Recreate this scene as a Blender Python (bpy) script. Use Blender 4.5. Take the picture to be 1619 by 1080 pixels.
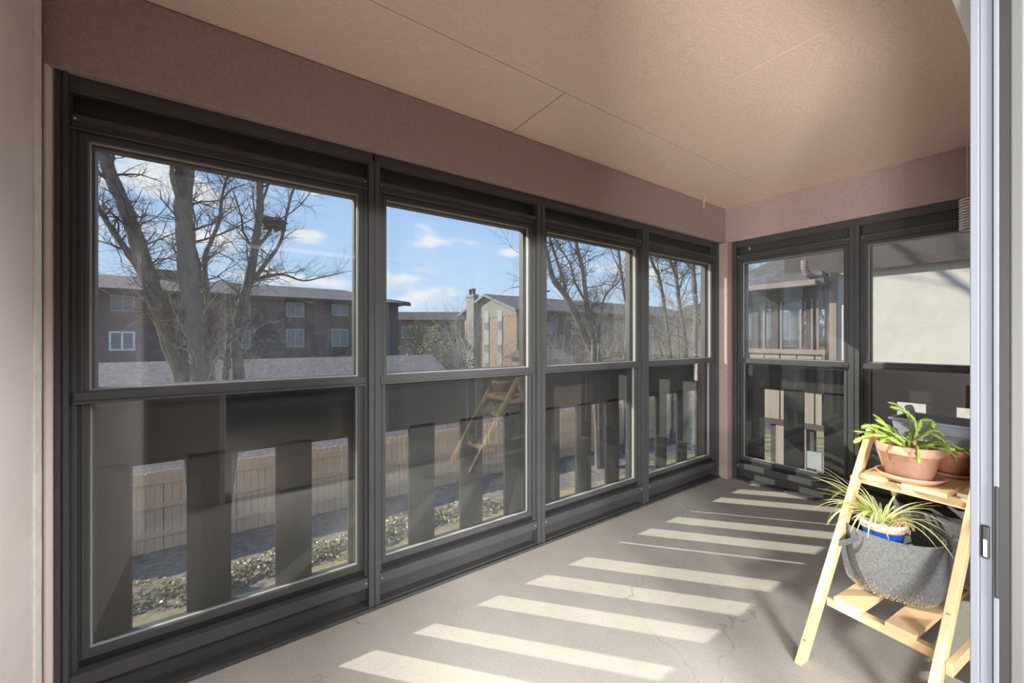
import bpy, math, random
from mathutils import Vector, Matrix
PI = math.pi
random.seed(7)
for o in list(bpy.data.objects):
    bpy.data.objects.remove(o, do_unlink=True)
scn = bpy.context.scene
COL = scn.collection

# ------------------------------------------------------------------ camera
FPX = 630.0; YAW = math.radians(55.08); CH = 1.26; HY = 534.5; CX = 809.5
FV = Vector((-math.sin(YAW), math.cos(YAW), 0)); RV = Vector((math.cos(YAW), math.sin(YAW), 0))
cd = bpy.data.cameras.new('camera'); cam = bpy.data.objects.new('camera', cd); COL.objects.link(cam)
cd.sensor_width = 36.0; cd.lens = FPX/1619*36.0; cd.shift_y = (HY-540)/1619.0
cd.clip_start = 0.02; cd.clip_end = 600
cam.location = (0, 0, CH); cam.rotation_euler = (PI/2, 0, YAW)
scn.camera = cam

# ------------------------------------------------------------------ view
scn.view_settings.view_transform = 'Standard'
scn.view_settings.look = 'None'
scn.view_settings.gamma = 1.0
scn.view_settings.use_curve_mapping = False
scn.view_settings.exposure = 1.8

# ------------------------------------------------------------------ sky
world = bpy.data.worlds.new('sky'); scn.world = world; world.use_nodes = True
SKY_STRENGTH = 0.315
def build_sky():
    nt = world.node_tree; N = nt.nodes; L = nt.links; N.clear()
    def m(op, a, b=None, c=None):
        n = N.new('ShaderNodeMath'); n.operation = op
        for i, v in enumerate((a, b, c)):
            if v is None: continue
            if isinstance(v, (int, float)): n.inputs[i].default_value = v
            else: L.new(v, n.inputs[i])
        return n.outputs[0]
    tc = N.new('ShaderNodeTexCoord'); sp = N.new('ShaderNodeSeparateXYZ'); L.new(tc.outputs['Generated'], sp.inputs[0])
    x, y, z = sp.outputs
    az = m('ARCTAN2', m('MULTIPLY', x, -1.0), y)       # 0 = +Y, positive towards -X
    el = m('ARCSINE', z)
    ramp = N.new('ShaderNodeValToRGB'); L.new(m('ADD', m('MULTIPLY', el, 0.64), 0.0), ramp.inputs[0])
    e = ramp.color_ramp.elements
    e[0].position = 0.0; e[0].color = (0.66, 0.82, 1.0, 1)
    e[1].position = 1.0; e[1].color = (0.16, 0.33, 0.80, 1)
    k = e.new(0.16); k.color = (0.46, 0.67, 1.0, 1)
    k = e.new(0.42); k.color = (0.28, 0.50, 0.95, 1)
    nz = N.new('ShaderNodeTexNoise'); nz.inputs['Scale'].default_value = 7.0; nz.inputs['Detail'].default_value = 8.0
    mp = N.new('ShaderNodeMapping'); mp.inputs['Scale'].default_value = (1, 1, 2.6); L.new(tc.outputs['Generated'], mp.inputs[0]); L.new(mp.outputs[0], nz.inputs['Vector'])
    noise = nz.outputs[0]
    # each cloud: azimuth, elevation, half width, half height (degrees)
    clouds = [(65.8, 13.6, 6.2, 1.9), (62.3, 13.9, 4, 1.7), (69.5, 6.8, 6.2, 2.2), (55.2, 12.2, 2.0, 1.0), (57.0, 6.0, 2.3, .8),
              (81.5, 18.0, 4.0, 2.2), (86.2, 18.0, 3.0, 2.4), (82.5, 13.0, 2.2, 1.1), (94, 17, 6, 3.5), (101, 15, 6, 4), (92, 11, 5, 2.2),
              (104, 8, 6, 2), (85, 7.5, 5, 1.2), (98.0, 5.5, 5, 1.4), (80.0, 7.0, 3.5, 1.2), (40, 9, 6, 2), (30, 12, 7, 3), (24, 14, 6, 3),
              (112, 14, 9, 4), (10, 20, 10, 5), (130, 25, 16, 6), (-20, 22, 14, 6), (70, 35, 20, 5), (160, 30, 20, 8)]
    tot = None
    for a, b, wa, wb in clouds:
        da = m('DIVIDE', m('SUBTRACT', az, math.radians(a)), math.radians(wa))
        db = m('DIVIDE', m('SUBTRACT', el, math.radians(b)), math.radians(wb))
        r = m('SQRT', m('ADD', m('MULTIPLY', da, da), m('MULTIPLY', db, db)))
        v = m('SUBTRACT', 1.5, r)
        tot = v if tot is None else m('MAXIMUM', tot, v)
    d = m('ADD', m('MULTIPLY', tot, 0.55), m('MULTIPLY', m('SUBTRACT', noise, 0.56), 3.2))
    mr = N.new('ShaderNodeMapRange'); mr.interpolation_type = 'SMOOTHSTEP'
    mr.inputs['From Min'].default_value = 0.12; mr.inputs['From Max'].default_value = 0.75; L.new(d, mr.inputs['Value'])
    mix = N.new('ShaderNodeMixRGB'); L.new(m('MULTIPLY', mr.outputs[0], 0.85), mix.inputs[0]); L.new(ramp.outputs[0], mix.inputs[1]); mix.inputs[2].default_value = (1.0, 0.98, 0.98, 1)
    gr = N.new('ShaderNodeMixRGB'); L.new(m('LESS_THAN', z, -0.004), gr.inputs[0]); L.new(mix.outputs[0], gr.inputs[1]); gr.inputs[2].default_value = (0.22, 0.20, 0.17, 1)
    bg = N.new('ShaderNodeBackground'); bg.inputs[1].default_value = SKY_STRENGTH; L.new(gr.outputs[0], bg.inputs[0])
    out = N.new('ShaderNodeOutputWorld'); L.new(bg.outputs[0], out.inputs[0])
build_sky()

# ------------------------------------------------------------------ sun
sd = bpy.data.lights.new('sun', 'SUN'); sd.energy = 2.15; sd.angle = math.radians(0.55); sd.color = (1.0, 0.93, 0.80)
sun = bpy.data.objects.new('sun', sd); COL.objects.link(sun); sun.location = (-20, -18, 14)
sun.rotation_euler = Vector((-1.0, -0.88, 0.69)).to_track_quat('Z', 'Y').to_euler()

# ------------------------------------------------------------------ unseen fill lights added behind the camera to brighten the porch
ld = bpy.data.lights.new('room_fill_light', 'AREA'); ld.shape = 'RECTANGLE'; ld.size = 2.6; ld.size_y = 0.22; ld.energy = 88; ld.color = (1.0, .98, .97); ld.spread = math.radians(80)  # added fill for the windows and floor, no lamp fixture here
lo = bpy.data.objects.new('room_fill_light', ld); COL.objects.link(lo); lo.location = (4.40, -1.10, 2.34)
lo.rotation_euler = (Vector((4.40, -1.1, 2.34))-Vector((-1.2, 1.4, .5))).to_track_quat('Z', 'Y').to_euler()

sl_ = bpy.data.lights.new('door_fill_light', 'AREA'); sl_.shape = 'RECTANGLE'; sl_.size = 2.5; sl_.size_y = .30; sl_.energy = 6; sl_.color = (1.0, .98, .97)  # added fill, kept out of reflections behind the door head
so = bpy.data.objects.new('door_fill_light', sl_); COL.objects.link(so); so.location = (.55, 1.05, 2.42)
so.rotation_euler = Matrix(((0, -.876, .482), (1, 0, 0), (0, .482, .876))).to_euler()

s2_ = bpy.data.lights.new('corner_fill_light', 'AREA'); s2_.shape = 'RECTANGLE'; s2_.size = .9; s2_.size_y = .3; s2_.energy = 23; s2_.color = (1.0, .98, .98); s2_.spread = math.radians(110)  # added fill aimed at the side wall, no source in that corner
s2 = bpy.data.objects.new('corner_fill_light', s2_); COL.objects.link(s2); s2.location = (1.0, 2.75, 2.40)
s2.rotation_euler = (Vector((1.0, 2.75, 2.40))-Vector((-1.3, -.45, .8))).to_track_quat('Z', 'Y').to_euler()

s3_ = bpy.data.lights.new('ceiling_fill_light', 'AREA'); s3_.shape = 'RECTANGLE'; s3_.size = 1.1; s3_.size_y = .7; s3_.energy = 80; s3_.color = (1.0, .97, .94); s3_.spread = math.radians(170)  # added upward fill to brighten the far ceiling, no lamp stands there
s3 = bpy.data.objects.new('ceiling_fill_light', s3_); COL.objects.link(s3); s3.location = (1.05, -1.98, .55)
s3.rotation_euler = (Vector((1.05, -1.98, .55))-Vector((-1.3, 1.5, 2.7))).to_track_quat('Z', 'Y').to_euler()

# ------------------------------------------------------------------ materials
def mat(name, col, rough=0.6, metal=0.0, noise=None, noise_col=None, bump=0.0, bump_scale=60, spec=0.5, scale_vec=None, detail=6, fn=None):
    m = bpy.data.materials.new(name); m.use_nodes = True
    nt = m.node_tree; N = nt.nodes; L = nt.links
    b = N['Principled BSDF']; b.inputs['Base Color'].default_value = (*col, 1); b.inputs['Roughness'].default_value = rough
    b.inputs['Metallic'].default_value = metal; b.inputs['Specular IOR Level'].default_value = spec
    tc = N.new('ShaderNodeTexCoord'); src = tc.outputs['Object']
    if scale_vec:
        mp = N.new('ShaderNodeMapping'); mp.inputs['Scale'].default_value = scale_vec; L.new(src, mp.inputs[0]); src = mp.outputs[0]
    if noise:
        n = N.new('ShaderNodeTexNoise'); n.inputs['Scale'].default_value = noise; n.inputs['Detail'].default_value = detail; L.new(src, n.inputs['Vector'])
        r = N.new('ShaderNodeValToRGB'); r.color_ramp.elements[0].position = 0.32; r.color_ramp.elements[1].position = 0.68
        r.color_ramp.elements[0].color = (*col, 1); r.color_ramp.elements[1].color = (*(noise_col or [c*0.8 for c in col]), 1)
        L.new(n.outputs[0], r.inputs[0]); L.new(r.outputs[0], b.inputs['Base Color'])
    if bump:
        n2 = N.new('ShaderNodeTexNoise'); n2.inputs['Scale'].default_value = bump_scale; n2.inputs['Detail'].default_value = 4; L.new(src, n2.inputs['Vector'])
        bp = N.new('ShaderNodeBump'); bp.inputs['Strength'].default_value = bump; bp.inputs['Distance'].default_value = 0.01
        L.new(n2.outputs[0], bp.inputs['Height']); L.new(bp.outputs[0], b.inputs['Normal'])
    if fn: fn(nt, N, L, b, tc)
    return m

def floor_fn(nt, N, L, b, tc):
    src = tc.outputs['Object']
    n1 = N.new('ShaderNodeTexNoise'); n1.inputs['Scale'].default_value = 2.2; n1.inputs['Detail'].default_value = 9; n1.inputs['Roughness'].default_value = .65; L.new(src, n1.inputs['Vector'])
    r1 = N.new('ShaderNodeValToRGB'); e = r1.color_ramp.elements; e[0].position = .3; e[0].color = (.45, .42, .375, 1); e[1].position = .7; e[1].color = (.565, .53, .475, 1); L.new(n1.outputs[0], r1.inputs[0])
    n2 = N.new('ShaderNodeTexNoise'); n2.inputs['Scale'].default_value = 110; n2.inputs['Detail'].default_value = 3; L.new(src, n2.inputs['Vector'])
    mx = N.new('ShaderNodeMixRGB'); mx.blend_type = 'MULTIPLY'; mx.inputs[0].default_value = .35; L.new(r1.outputs[0], mx.inputs[1]); L.new(n2.outputs[0], mx.inputs[2])
    # hairline cracks
    wob = N.new('ShaderNodeTexNoise'); wob.inputs['Scale'].default_value = 3.5; wob.inputs['Detail'].default_value = 6; L.new(src, wob.inputs['Vector'])
    ad = N.new('ShaderNodeMixRGB'); ad.blend_type = 'ADD'; ad.inputs[0].default_value = .28; L.new(src, ad.inputs[1]); L.new(wob.outputs['Color'], ad.inputs[2])
    vo = N.new('ShaderNodeTexVoronoi'); vo.feature = 'DISTANCE_TO_EDGE'; vo.inputs['Scale'].default_value = 1.1; L.new(ad.outputs[0], vo.inputs['Vector'])
    mr = N.new('ShaderNodeMapRange'); mr.inputs['From Min'].default_value = .0; mr.inputs['From Max'].default_value = .0035; L.new(vo.outputs['Distance'], mr.inputs['Value'])
    br = N.new('ShaderNodeTexNoise'); br.inputs['Scale'].default_value = 2.7; L.new(src, br.inputs['Vector'])
    mb = N.new('ShaderNodeMapRange'); mb.inputs['From Min'].default_value = .44; mb.inputs['From Max'].default_value = .56; L.new(br.outputs[0], mb.inputs['Value'])
    mm = N.new('ShaderNodeMath'); mm.operation = 'MAXIMUM'; L.new(mr.outputs[0], mm.inputs[0]); L.new(mb.outputs[0], mm.inputs[1])
    cr = N.new('ShaderNodeMixRGB'); L.new(mm.outputs[0], cr.inputs[0]); cr.inputs[1].default_value = (.28, .255, .22, 1); L.new(mx.outputs[0], cr.inputs[2])
    # rusty grime in soft spots
    n3 = N.new('ShaderNodeTexNoise'); n3.inputs['Scale'].default_value = 1.1; n3.inputs['Detail'].default_value = 5; L.new(src, n3.inputs['Vector'])
    m3 = N.new('ShaderNodeMapRange'); m3.inputs['From Min'].default_value = .58; m3.inputs['From Max'].default_value = .8; m3.inputs['To Max'].default_value = .5; L.new(n3.outputs[0], m3.inputs['Value'])
    st = N.new('ShaderNodeMixRGB'); L.new(m3.outputs[0], st.inputs[0]); L.new(cr.outputs[0], st.inputs[1]); st.inputs[2].default_value = (.40, .33, .24, 1)
    L.new(st.outputs[0], b.inputs['Base Color'])
    bp = N.new('ShaderNodeBump'); bp.inputs['Strength'].default_value = .12; bp.inputs['Distance'].default_value = .01; L.new(n2.outputs[0], bp.inputs['Height']); L.new(bp.outputs[0], b.inputs['Normal'])

def ceil_fn(nt, N, L, b, tc):
    src = tc.outputs['Object']
    nz = N.new('ShaderNodeTexNoise'); nz.inputs['Scale'].default_value = 5; nz.inputs['Detail'].default_value = 5; L.new(src, nz.inputs['Vector'])
    ad = N.new('ShaderNodeMixRGB'); ad.blend_type = 'ADD'; ad.inputs[0].default_value = .25; L.new(src, ad.inputs[1]); L.new(nz.outputs['Color'], ad.inputs[2])
    mp = N.new('ShaderNodeMapping'); mp.inputs['Scale'].default_value = (1.0, .35, 1); L.new(ad.outputs[0], mp.inputs[0])
    w = N.new('ShaderNodeTexWave'); w.inputs['Scale'].default_value = 22; w.inputs['Distortion'].default_value = 14; w.inputs['Detail'].default_value = 3; w.inputs['Detail Scale'].default_value = 1.2; L.new(mp.outputs[0], w.inputs['Vector'])
    r = N.new('ShaderNodeValToRGB'); e = r.color_ramp.elements; e[0].position = .35; e[0].color = (.89, .69, .57, 1); e[1].position = .8; e[1].color = (.83, .64, .53, 1); L.new(w.outputs[0], r.inputs[0])
    L.new(r.outputs[0], b.inputs['Base Color'])
    bp = N.new('ShaderNodeBump'); bp.inputs['Strength'].default_value = .22; bp.inputs['Distance'].default_value = .003; L.new(w.outputs[0], bp.inputs['Height']); L.new(bp.outputs[0], b.inputs['Normal'])

def brick_mat(name, c1, c2, mortar, sc, axis):
    def fn(nt, N, L, b, tc):
        s = N.new('ShaderNodeSeparateXYZ'); L.new(tc.outputs['Object'], s.inputs[0]); c = N.new('ShaderNodeCombineXYZ')
        ad = N.new('ShaderNodeMath'); ad.operation = 'ADD'; L.new(s.outputs[0], ad.inputs[0]); L.new(s.outputs[1], ad.inputs[1])
        L.new(ad.outputs[0], c.inputs[0]); L.new(s.outputs[2], c.inputs[1])
        t = N.new('ShaderNodeTexBrick'); t.inputs['Color1'].default_value = (*c1, 1); t.inputs['Color2'].default_value = (*c2, 1); t.inputs['Mortar'].default_value = (*mortar, 1)
        t.inputs['Scale'].default_value = sc; t.inputs['Mortar Size'].default_value = .015; L.new(c.outputs[0], t.inputs['Vector']); L.new(t.outputs[0], b.inputs['Base Color'])
    return mat(name, c1, .85, fn=fn)

def shingle_fn(c1, c2):
    def fn(nt, N, L, b, tc):
        t = N.new('ShaderNodeTexBrick'); t.inputs['Color1'].default_value = (*c1, 1); t.inputs['Color2'].default_value = (*c2, 1); t.inputs['Mortar'].default_value = (*[v*.75 for v in c2], 1)
        t.inputs['Scale'].default_value = 3.2; t.inputs['Mortar Size'].default_value = .012; t.inputs['Row Height'].default_value = .45
        mp = N.new('ShaderNodeMapping'); mp.inputs['Rotation'].default_value = (0, 0, PI/2); L.new(tc.outputs['Object'], mp.inputs[0]); L.new(mp.outputs[0], t.inputs['Vector'])
        n = N.new('ShaderNodeTexNoise'); n.inputs['Scale'].default_value = 9; n.inputs['Detail'].default_value = 6; L.new(tc.outputs['Object'], n.inputs['Vector'])
        mx = N.new('ShaderNodeMixRGB'); mx.blend_type = 'OVERLAY'; mx.inputs[0].default_value = .5; L.new(t.outputs[0], mx.inputs[1]); L.new(n.outputs[0], mx.inputs[2]); L.new(mx.outputs[0], b.inputs['Base Color'])
    return fn

def glass_mat(name, dust=0.05, tint=(.93, .95, .95), smear=None, f0=.045):
    m = bpy.data.materials.new(name); m.use_nodes = True; nt = m.node_tree; N = nt.nodes; L = nt.links; N.clear()
    out = N.new('ShaderNodeOutputMaterial'); geo = N.new('ShaderNodeNewGeometry')
    def mth(op, a, b2=None):
        n = N.new('ShaderNodeMath'); n.operation = op
        for i, v in enumerate((a, b2)):
            if v is None: continue
            if isinstance(v, (int, float)): n.inputs[i].default_value = v
            else: L.new(v, n.inputs[i])
        return n.outputs[0]
    dp = N.new('ShaderNodeVectorMath'); dp.operation = 'DOT_PRODUCT'; L.new(geo.outputs['Normal'], dp.inputs[0]); L.new(geo.outputs['Incoming'], dp.inputs[1])
    c = mth('ABSOLUTE', dp.outputs['Value']); f = mth('ADD', mth('MULTIPLY', mth('POWER', mth('SUBTRACT', 1.0, c), 5.0), 1-f0), f0)
    tr = N.new('ShaderNodeBsdfTransparent'); tr.inputs[0].default_value = (*tint, 1)
    gl = N.new('ShaderNodeBsdfGlossy'); gl.inputs['Roughness'].default_value = 0.0; gl.inputs[0].default_value = (1, 1, 1, 1)
    m1 = N.new('ShaderNodeMixShader'); L.new(f, m1.inputs[0]); L.new(tr.outputs[0], m1.inputs[1]); L.new(gl.outputs[0], m1.inputs[2])
    tc = N.new('ShaderNodeTexCoord')
    mp = N.new('ShaderNodeMapping'); mp.inputs['Scale'].default_value = (1, 2.2, 1); L.new(tc.outputs['Object'], mp.inputs[0])
    nz = N.new('ShaderNodeTexNoise'); nz.inputs['Scale'].default_value = 4.0; nz.inputs['Detail'].default_value = 9; nz.inputs['Roughness'].default_value = .7; L.new(mp.outputs[0], nz.inputs['Vector'])
    amt = mth('MULTIPLY', mth('MAXIMUM', mth('SUBTRACT', nz.outputs[0], .25), 0), dust*4)
    sp = N.new('ShaderNodeTexNoise'); sp.inputs['Scale'].default_value = 90; sp.inputs['Detail'].default_value = 2; L.new(tc.outputs['Object'], sp.inputs['Vector'])
    amt = mth('ADD', amt, mth('MULTIPLY', mth('GREATER_THAN', sp.outputs[0], .72), dust*1.2))
    if smear:
        ctr, rad, k = smear
        vm = N.new('ShaderNodeVectorMath'); vm.operation = 'DISTANCE'; L.new(geo.outputs['Position'], vm.inputs[0]); vm.inputs[1].default_value = ctr
        fall = mth('MAXIMUM', mth('SUBTRACT', 1.0, mth('DIVIDE', vm.outputs['Value'], rad)), 0)
        n3 = N.new('ShaderNodeTexNoise'); n3.inputs['Scale'].default_value = 22; n3.inputs['Detail'].default_value = 10; n3.inputs['Distortion'].default_value = 2.5; n3.inputs['Roughness'].default_value = .7; L.new(tc.outputs['Object'], n3.inputs['Vector'])
        amt = mth('ADD', amt, mth('MULTIPLY', mth('MULTIPLY', fall, mth('MAXIMUM', mth('SUBTRACT', n3.outputs[0], .5), 0)), k))
    df = N.new('ShaderNodeBsdfDiffuse'); df.inputs[0].default_value = (.8, .8, .78, 1)
    tl = N.new('ShaderNodeBsdfTranslucent'); tl.inputs[0].default_value = (.8, .8, .78, 1)
    m2 = N.new('ShaderNodeMixShader'); m2.inputs[0].default_value = .5; L.new(df.outputs[0], m2.inputs[1]); L.new(tl.outputs[0], m2.inputs[2])
    m3 = N.new('ShaderNodeMixShader'); L.new(amt, m3.inputs[0]); L.new(m1.outputs[0], m3.inputs[1]); L.new(m2.outputs[0], m3.inputs[2])
    L.new(m3.outputs[0], out.inputs[0])
    return m

def leaf_mat(name, c1, c2, streak=False):
    m = bpy.data.materials.new(name); m.use_nodes = True; nt = m.node_tree; N = nt.nodes; L = nt.links; b = N['Principled BSDF']; out = N['Material Output']
    b.inputs['Roughness'].default_value = .45
    tc = N.new('ShaderNodeTexCoord')
    r = N.new('ShaderNodeValToRGB'); r.color_ramp.elements[0].color = (*c1, 1); r.color_ramp.elements[1].color = (*c2, 1)
    if streak:
        s = N.new('ShaderNodeSeparateXYZ'); L.new(tc.outputs['UV'], s.inputs[0])
        a = N.new('ShaderNodeMath'); a.operation = 'SUBTRACT'; L.new(s.outputs[0], a.inputs[0]); a.inputs[1].default_value = .5
        a2 = N.new('ShaderNodeMath'); a2.operation = 'ABSOLUTE'; L.new(a.outputs[0], a2.inputs[0])
        a3 = N.new('ShaderNodeMath'); a3.operation = 'MULTIPLY'; a3.inputs[1].default_value = 2; L.new(a2.outputs[0], a3.inputs[0]); L.new(a3.outputs[0], r.inputs[0])
        r.color_ramp.elements[0].position = .25; r.color_ramp.elements[1].position = .55
    else:
        n = N.new('ShaderNodeTexNoise'); n.inputs['Scale'].default_value = 30; L.new(tc.outputs['Object'], n.inputs['Vector']); L.new(n.outputs[0], r.inputs[0])
        r.color_ramp.elements[0].position = .35; r.color_ramp.elements[1].position = .65
    L.new(r.outputs[0], b.inputs['Base Color'])
    tl = N.new('ShaderNodeBsdfTranslucent'); L.new(r.outputs[0], tl.inputs[0])
    mx = N.new('ShaderNodeMixShader'); mx.inputs[0].default_value = .35; L.new(b.outputs[0], mx.inputs[1]); L.new(tl.outputs[0], mx.inputs[2]); L.new(mx.outputs[0], out.inputs[0])
    return m

M = {}
M['floor'] = mat('concrete', (.5, .46, .4), .9, spec=.12, fn=floor_fn)
M['ceil'] = mat('painted_plywood', (.56, .35, .27), .8, fn=ceil_fn)
M['pink'] = mat('rose_brown_paint', (.47, .36, .335), .75, noise=60, noise_col=(.41, .31, .285), bump=.6, bump_scale=160)
M['pinkpale'] = mat('pale_rose_wall_paint', (.84, .73, .71), .7, noise=5, noise_col=(.79, .68, .66), bump=.15, bump_scale=200)
M['bronze'] = mat('dark_bronze_aluminium', (.066, .066, .067), .45, noise=6, noise_col=(.058, .058, .059), bump=.03, bump_scale=30)
M['bronze2'] = mat('dark_bronze_panel', (.055, .054, .052), .5, noise=4, noise_col=(.048, .047, .045))
M['gasket'] = mat('grey_glazing_gasket', (.36, .35, .33), .5)
M['black'] = mat('black_rubber', (.012, .012, .012), .6)
M['white'] = mat('white_vinyl', (.78, .78, .78), .4)
M['cream'] = mat('cream_filler', (.93, .90, .83), .7, noise=30, noise_col=(.82, .77, .68))
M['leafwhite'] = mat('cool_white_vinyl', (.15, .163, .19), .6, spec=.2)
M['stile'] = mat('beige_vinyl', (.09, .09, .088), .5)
M['trimbrown'] = mat('dark_brown_trim', (.26, .155, .125), .7)
M['railwood'] = mat('dark_brown_stained_board', (.024, .022, .021), .7, noise=20, noise_col=(.018, .017, .016), scale_vec=(8, 8, 1))
M['glass'] = glass_mat('window_glass_dusty', .018)
M['glass1'] = glass_mat('window_glass_smeared', .022, smear=((-1.935, .13, 1.20), .42, .35))
M['glassend'] = glass_mat('end_window_glass_dusty', .048)
M['glasslow'] = glass_mat('lower_window_glass', .008, f0=.055)
M['clearglass'] = glass_mat('clear_far_glass', .045, (.9, .92, .93))
M['toolgrey'] = mat('grey_tool_plastic', (.30, .31, .33), .35)
M['steel'] = mat('zinc_steel', (.7, .7, .68), .35, metal=.6)
M['bark'] = mat('grey_brown_bark', (.22, .195, .17), .9, noise=14, noise_col=(.13, .115, .10), bump=.6, bump_scale=20, scale_vec=(1, 1, .3))
M['twig'] = mat('pale_twig_bark', (.42, .35, .27), .85)
M['twigdark'] = mat('dark_twig_bark', (.11, .085, .07), .85)
M['brickdark'] = brick_mat('dark_brown_brick', (.13, .09, .085), (.10, .075, .072), (.16, .14, .13), 3.0, 1)
M['bricktan'] = brick_mat('tan_orange_brick', (.33, .205, .14), (.28, .17, .115), (.34, .29, .24), 2.2, 0)
M['roof'] = mat('grey_brown_shingles', (.19, .155, .14), .9, fn=shingle_fn((.15, .13, .12), (.11, .095, .088)))
M['roofdark'] = mat('dark_shingles', (.075, .065, .062), .9, noise=3, noise_col=(.075, .065, .06))
M['garageroof'] = mat('carport_shingles', (.26, .21, .19), .9, fn=shingle_fn((.27, .215, .18), (.20, .155, .13)))
M['greywood'] = mat('grey_siding', (.26, .26, .24), .8, noise=3, noise_col=(.22, .22, .2), scale_vec=(2, 2, .2))
M['greylight'] = mat('pale_grey_panel', (.30, .325, .33), .6)
M['winglass'] = mat('blue_grey_window_glass', (.13, .16, .19), .15)
M['fence'] = mat('cedar_pickets', (.76, .52, .33), .85, noise=5, noise_col=(.64, .43, .265), scale_vec=(6, 6, .5))
M['stucco'] = mat('cream_stucco', (.56, .53, .48), .85, noise=3, noise_col=(.50, .475, .43), bump=.6, bump_scale=9, detail=9)
M['beigeboard'] = mat('beige_siding_board', (.32, .275, .23), .8, noise=4, noise_col=(.28, .235, .195), scale_vec=(5, 5, .5))
M['taupe'] = mat('taupe_trim_paint', (.27, .21, .185), .75, noise=20, noise_col=(.25, .19, .17))
M['darksiding'] = mat('dark_brown_siding', (.085, .07, .062), .8, noise=12, noise_col=(.065, .052, .047), scale_vec=(4, 4, .4))
M['pine'] = mat('pine_wood', (.74, .53, .31), .55, noise=6, noise_col=(.62, .42, .225), scale_vec=(1, 1, .25), bump=.05)
M['knot'] = mat('pine_knot', (.30, .14, .05), .6)
M['terra'] = mat('terracotta', (.56, .27, .16), .8, noise=7, noise_col=(.62, .40, .29), bump=.15, bump_scale=60)
M['terradark'] = mat('terracotta_plain', (.50, .22, .13), .8, noise=9, noise_col=(.44, .19, .11), bump=.1, bump_scale=60)
M['saucer'] = mat('terracotta_saucer_glaze', (.62, .38, .26), .7, noise=5, noise_col=(.55, .29, .19))
M['soil'] = mat('potting_soil', (.10, .07, .05), .95, noise=60, noise_col=(.24, .18, .12), bump=.8, bump_scale=70)
M['chips'] = mat('bark_chip_mulch', (.42, .30, .18), .9, noise=70, noise_col=(.16, .11, .07), bump=1, bump_scale=90)
M['felt'] = mat('grey_felt_fabric', (.10, .10, .103), .95, noise=150, noise_col=(.17, .17, .174), bump=.5, bump_scale=300)
M['feltstrap'] = mat('dark_felt_strap', (.06, .063, .07), .9, noise=120, noise_col=(.10, .105, .11))
M['beigestain'] = mat('dried_mineral_crust', (.48, .38, .26), .9, noise=80, noise_col=(.26, .22, .17))
M['bluepot'] = mat('cobalt_blue_glaze', (.012, .07, .42), .15, noise=7, noise_col=(.02, .12, .55), scale_vec=(9, 9, 1))
M['whiteglaze'] = mat('white_glaze', (.75, .72, .68), .25)
M['pinkglaze'] = mat('salmon_glaze', (.65, .36, .27), .3)
M['planter'] = mat('slate_blue_plastic', (.28, .31, .37), .45, noise=8, noise_col=(.33, .36, .42))
M['cactus'] = leaf_mat('succulent_green', (.34, .50, .08), (.60, .70, .18))
M['spider'] = leaf_mat('variegated_leaf', (.45, .58, .16), (.88, .86, .50), True)
M['dryleaf'] = mat('dried_leaf', (.52, .36, .18), .8)
M['shrub'] = leaf_mat('dusty_olive_leaf', (.22, .22, .11), (.42, .38, .24))
M['evergreen'] = leaf_mat('olive_evergreen', (.10, .12, .05), (.20, .19, .09))
M['lampshade'] = mat('amber_lamp_glass', (.75, .42, .14), .3)
M['creamsiding'] = mat('cream_siding', (.62, .56, .44), .8)
M['wallroom'] = mat('taupe_room_wall_paint', (.10, .095, .088), .8)
M['woodfloor'] = mat('brown_wood_floor', (.10, .065, .045), .5, noise=4, noise_col=(.075, .05, .035), scale_vec=(.3, 4, 1))
M['asphalt'] = mat('grey_asphalt', (.20, .20, .20), .9, noise=8, noise_col=(.17, .17, .17))
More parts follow.
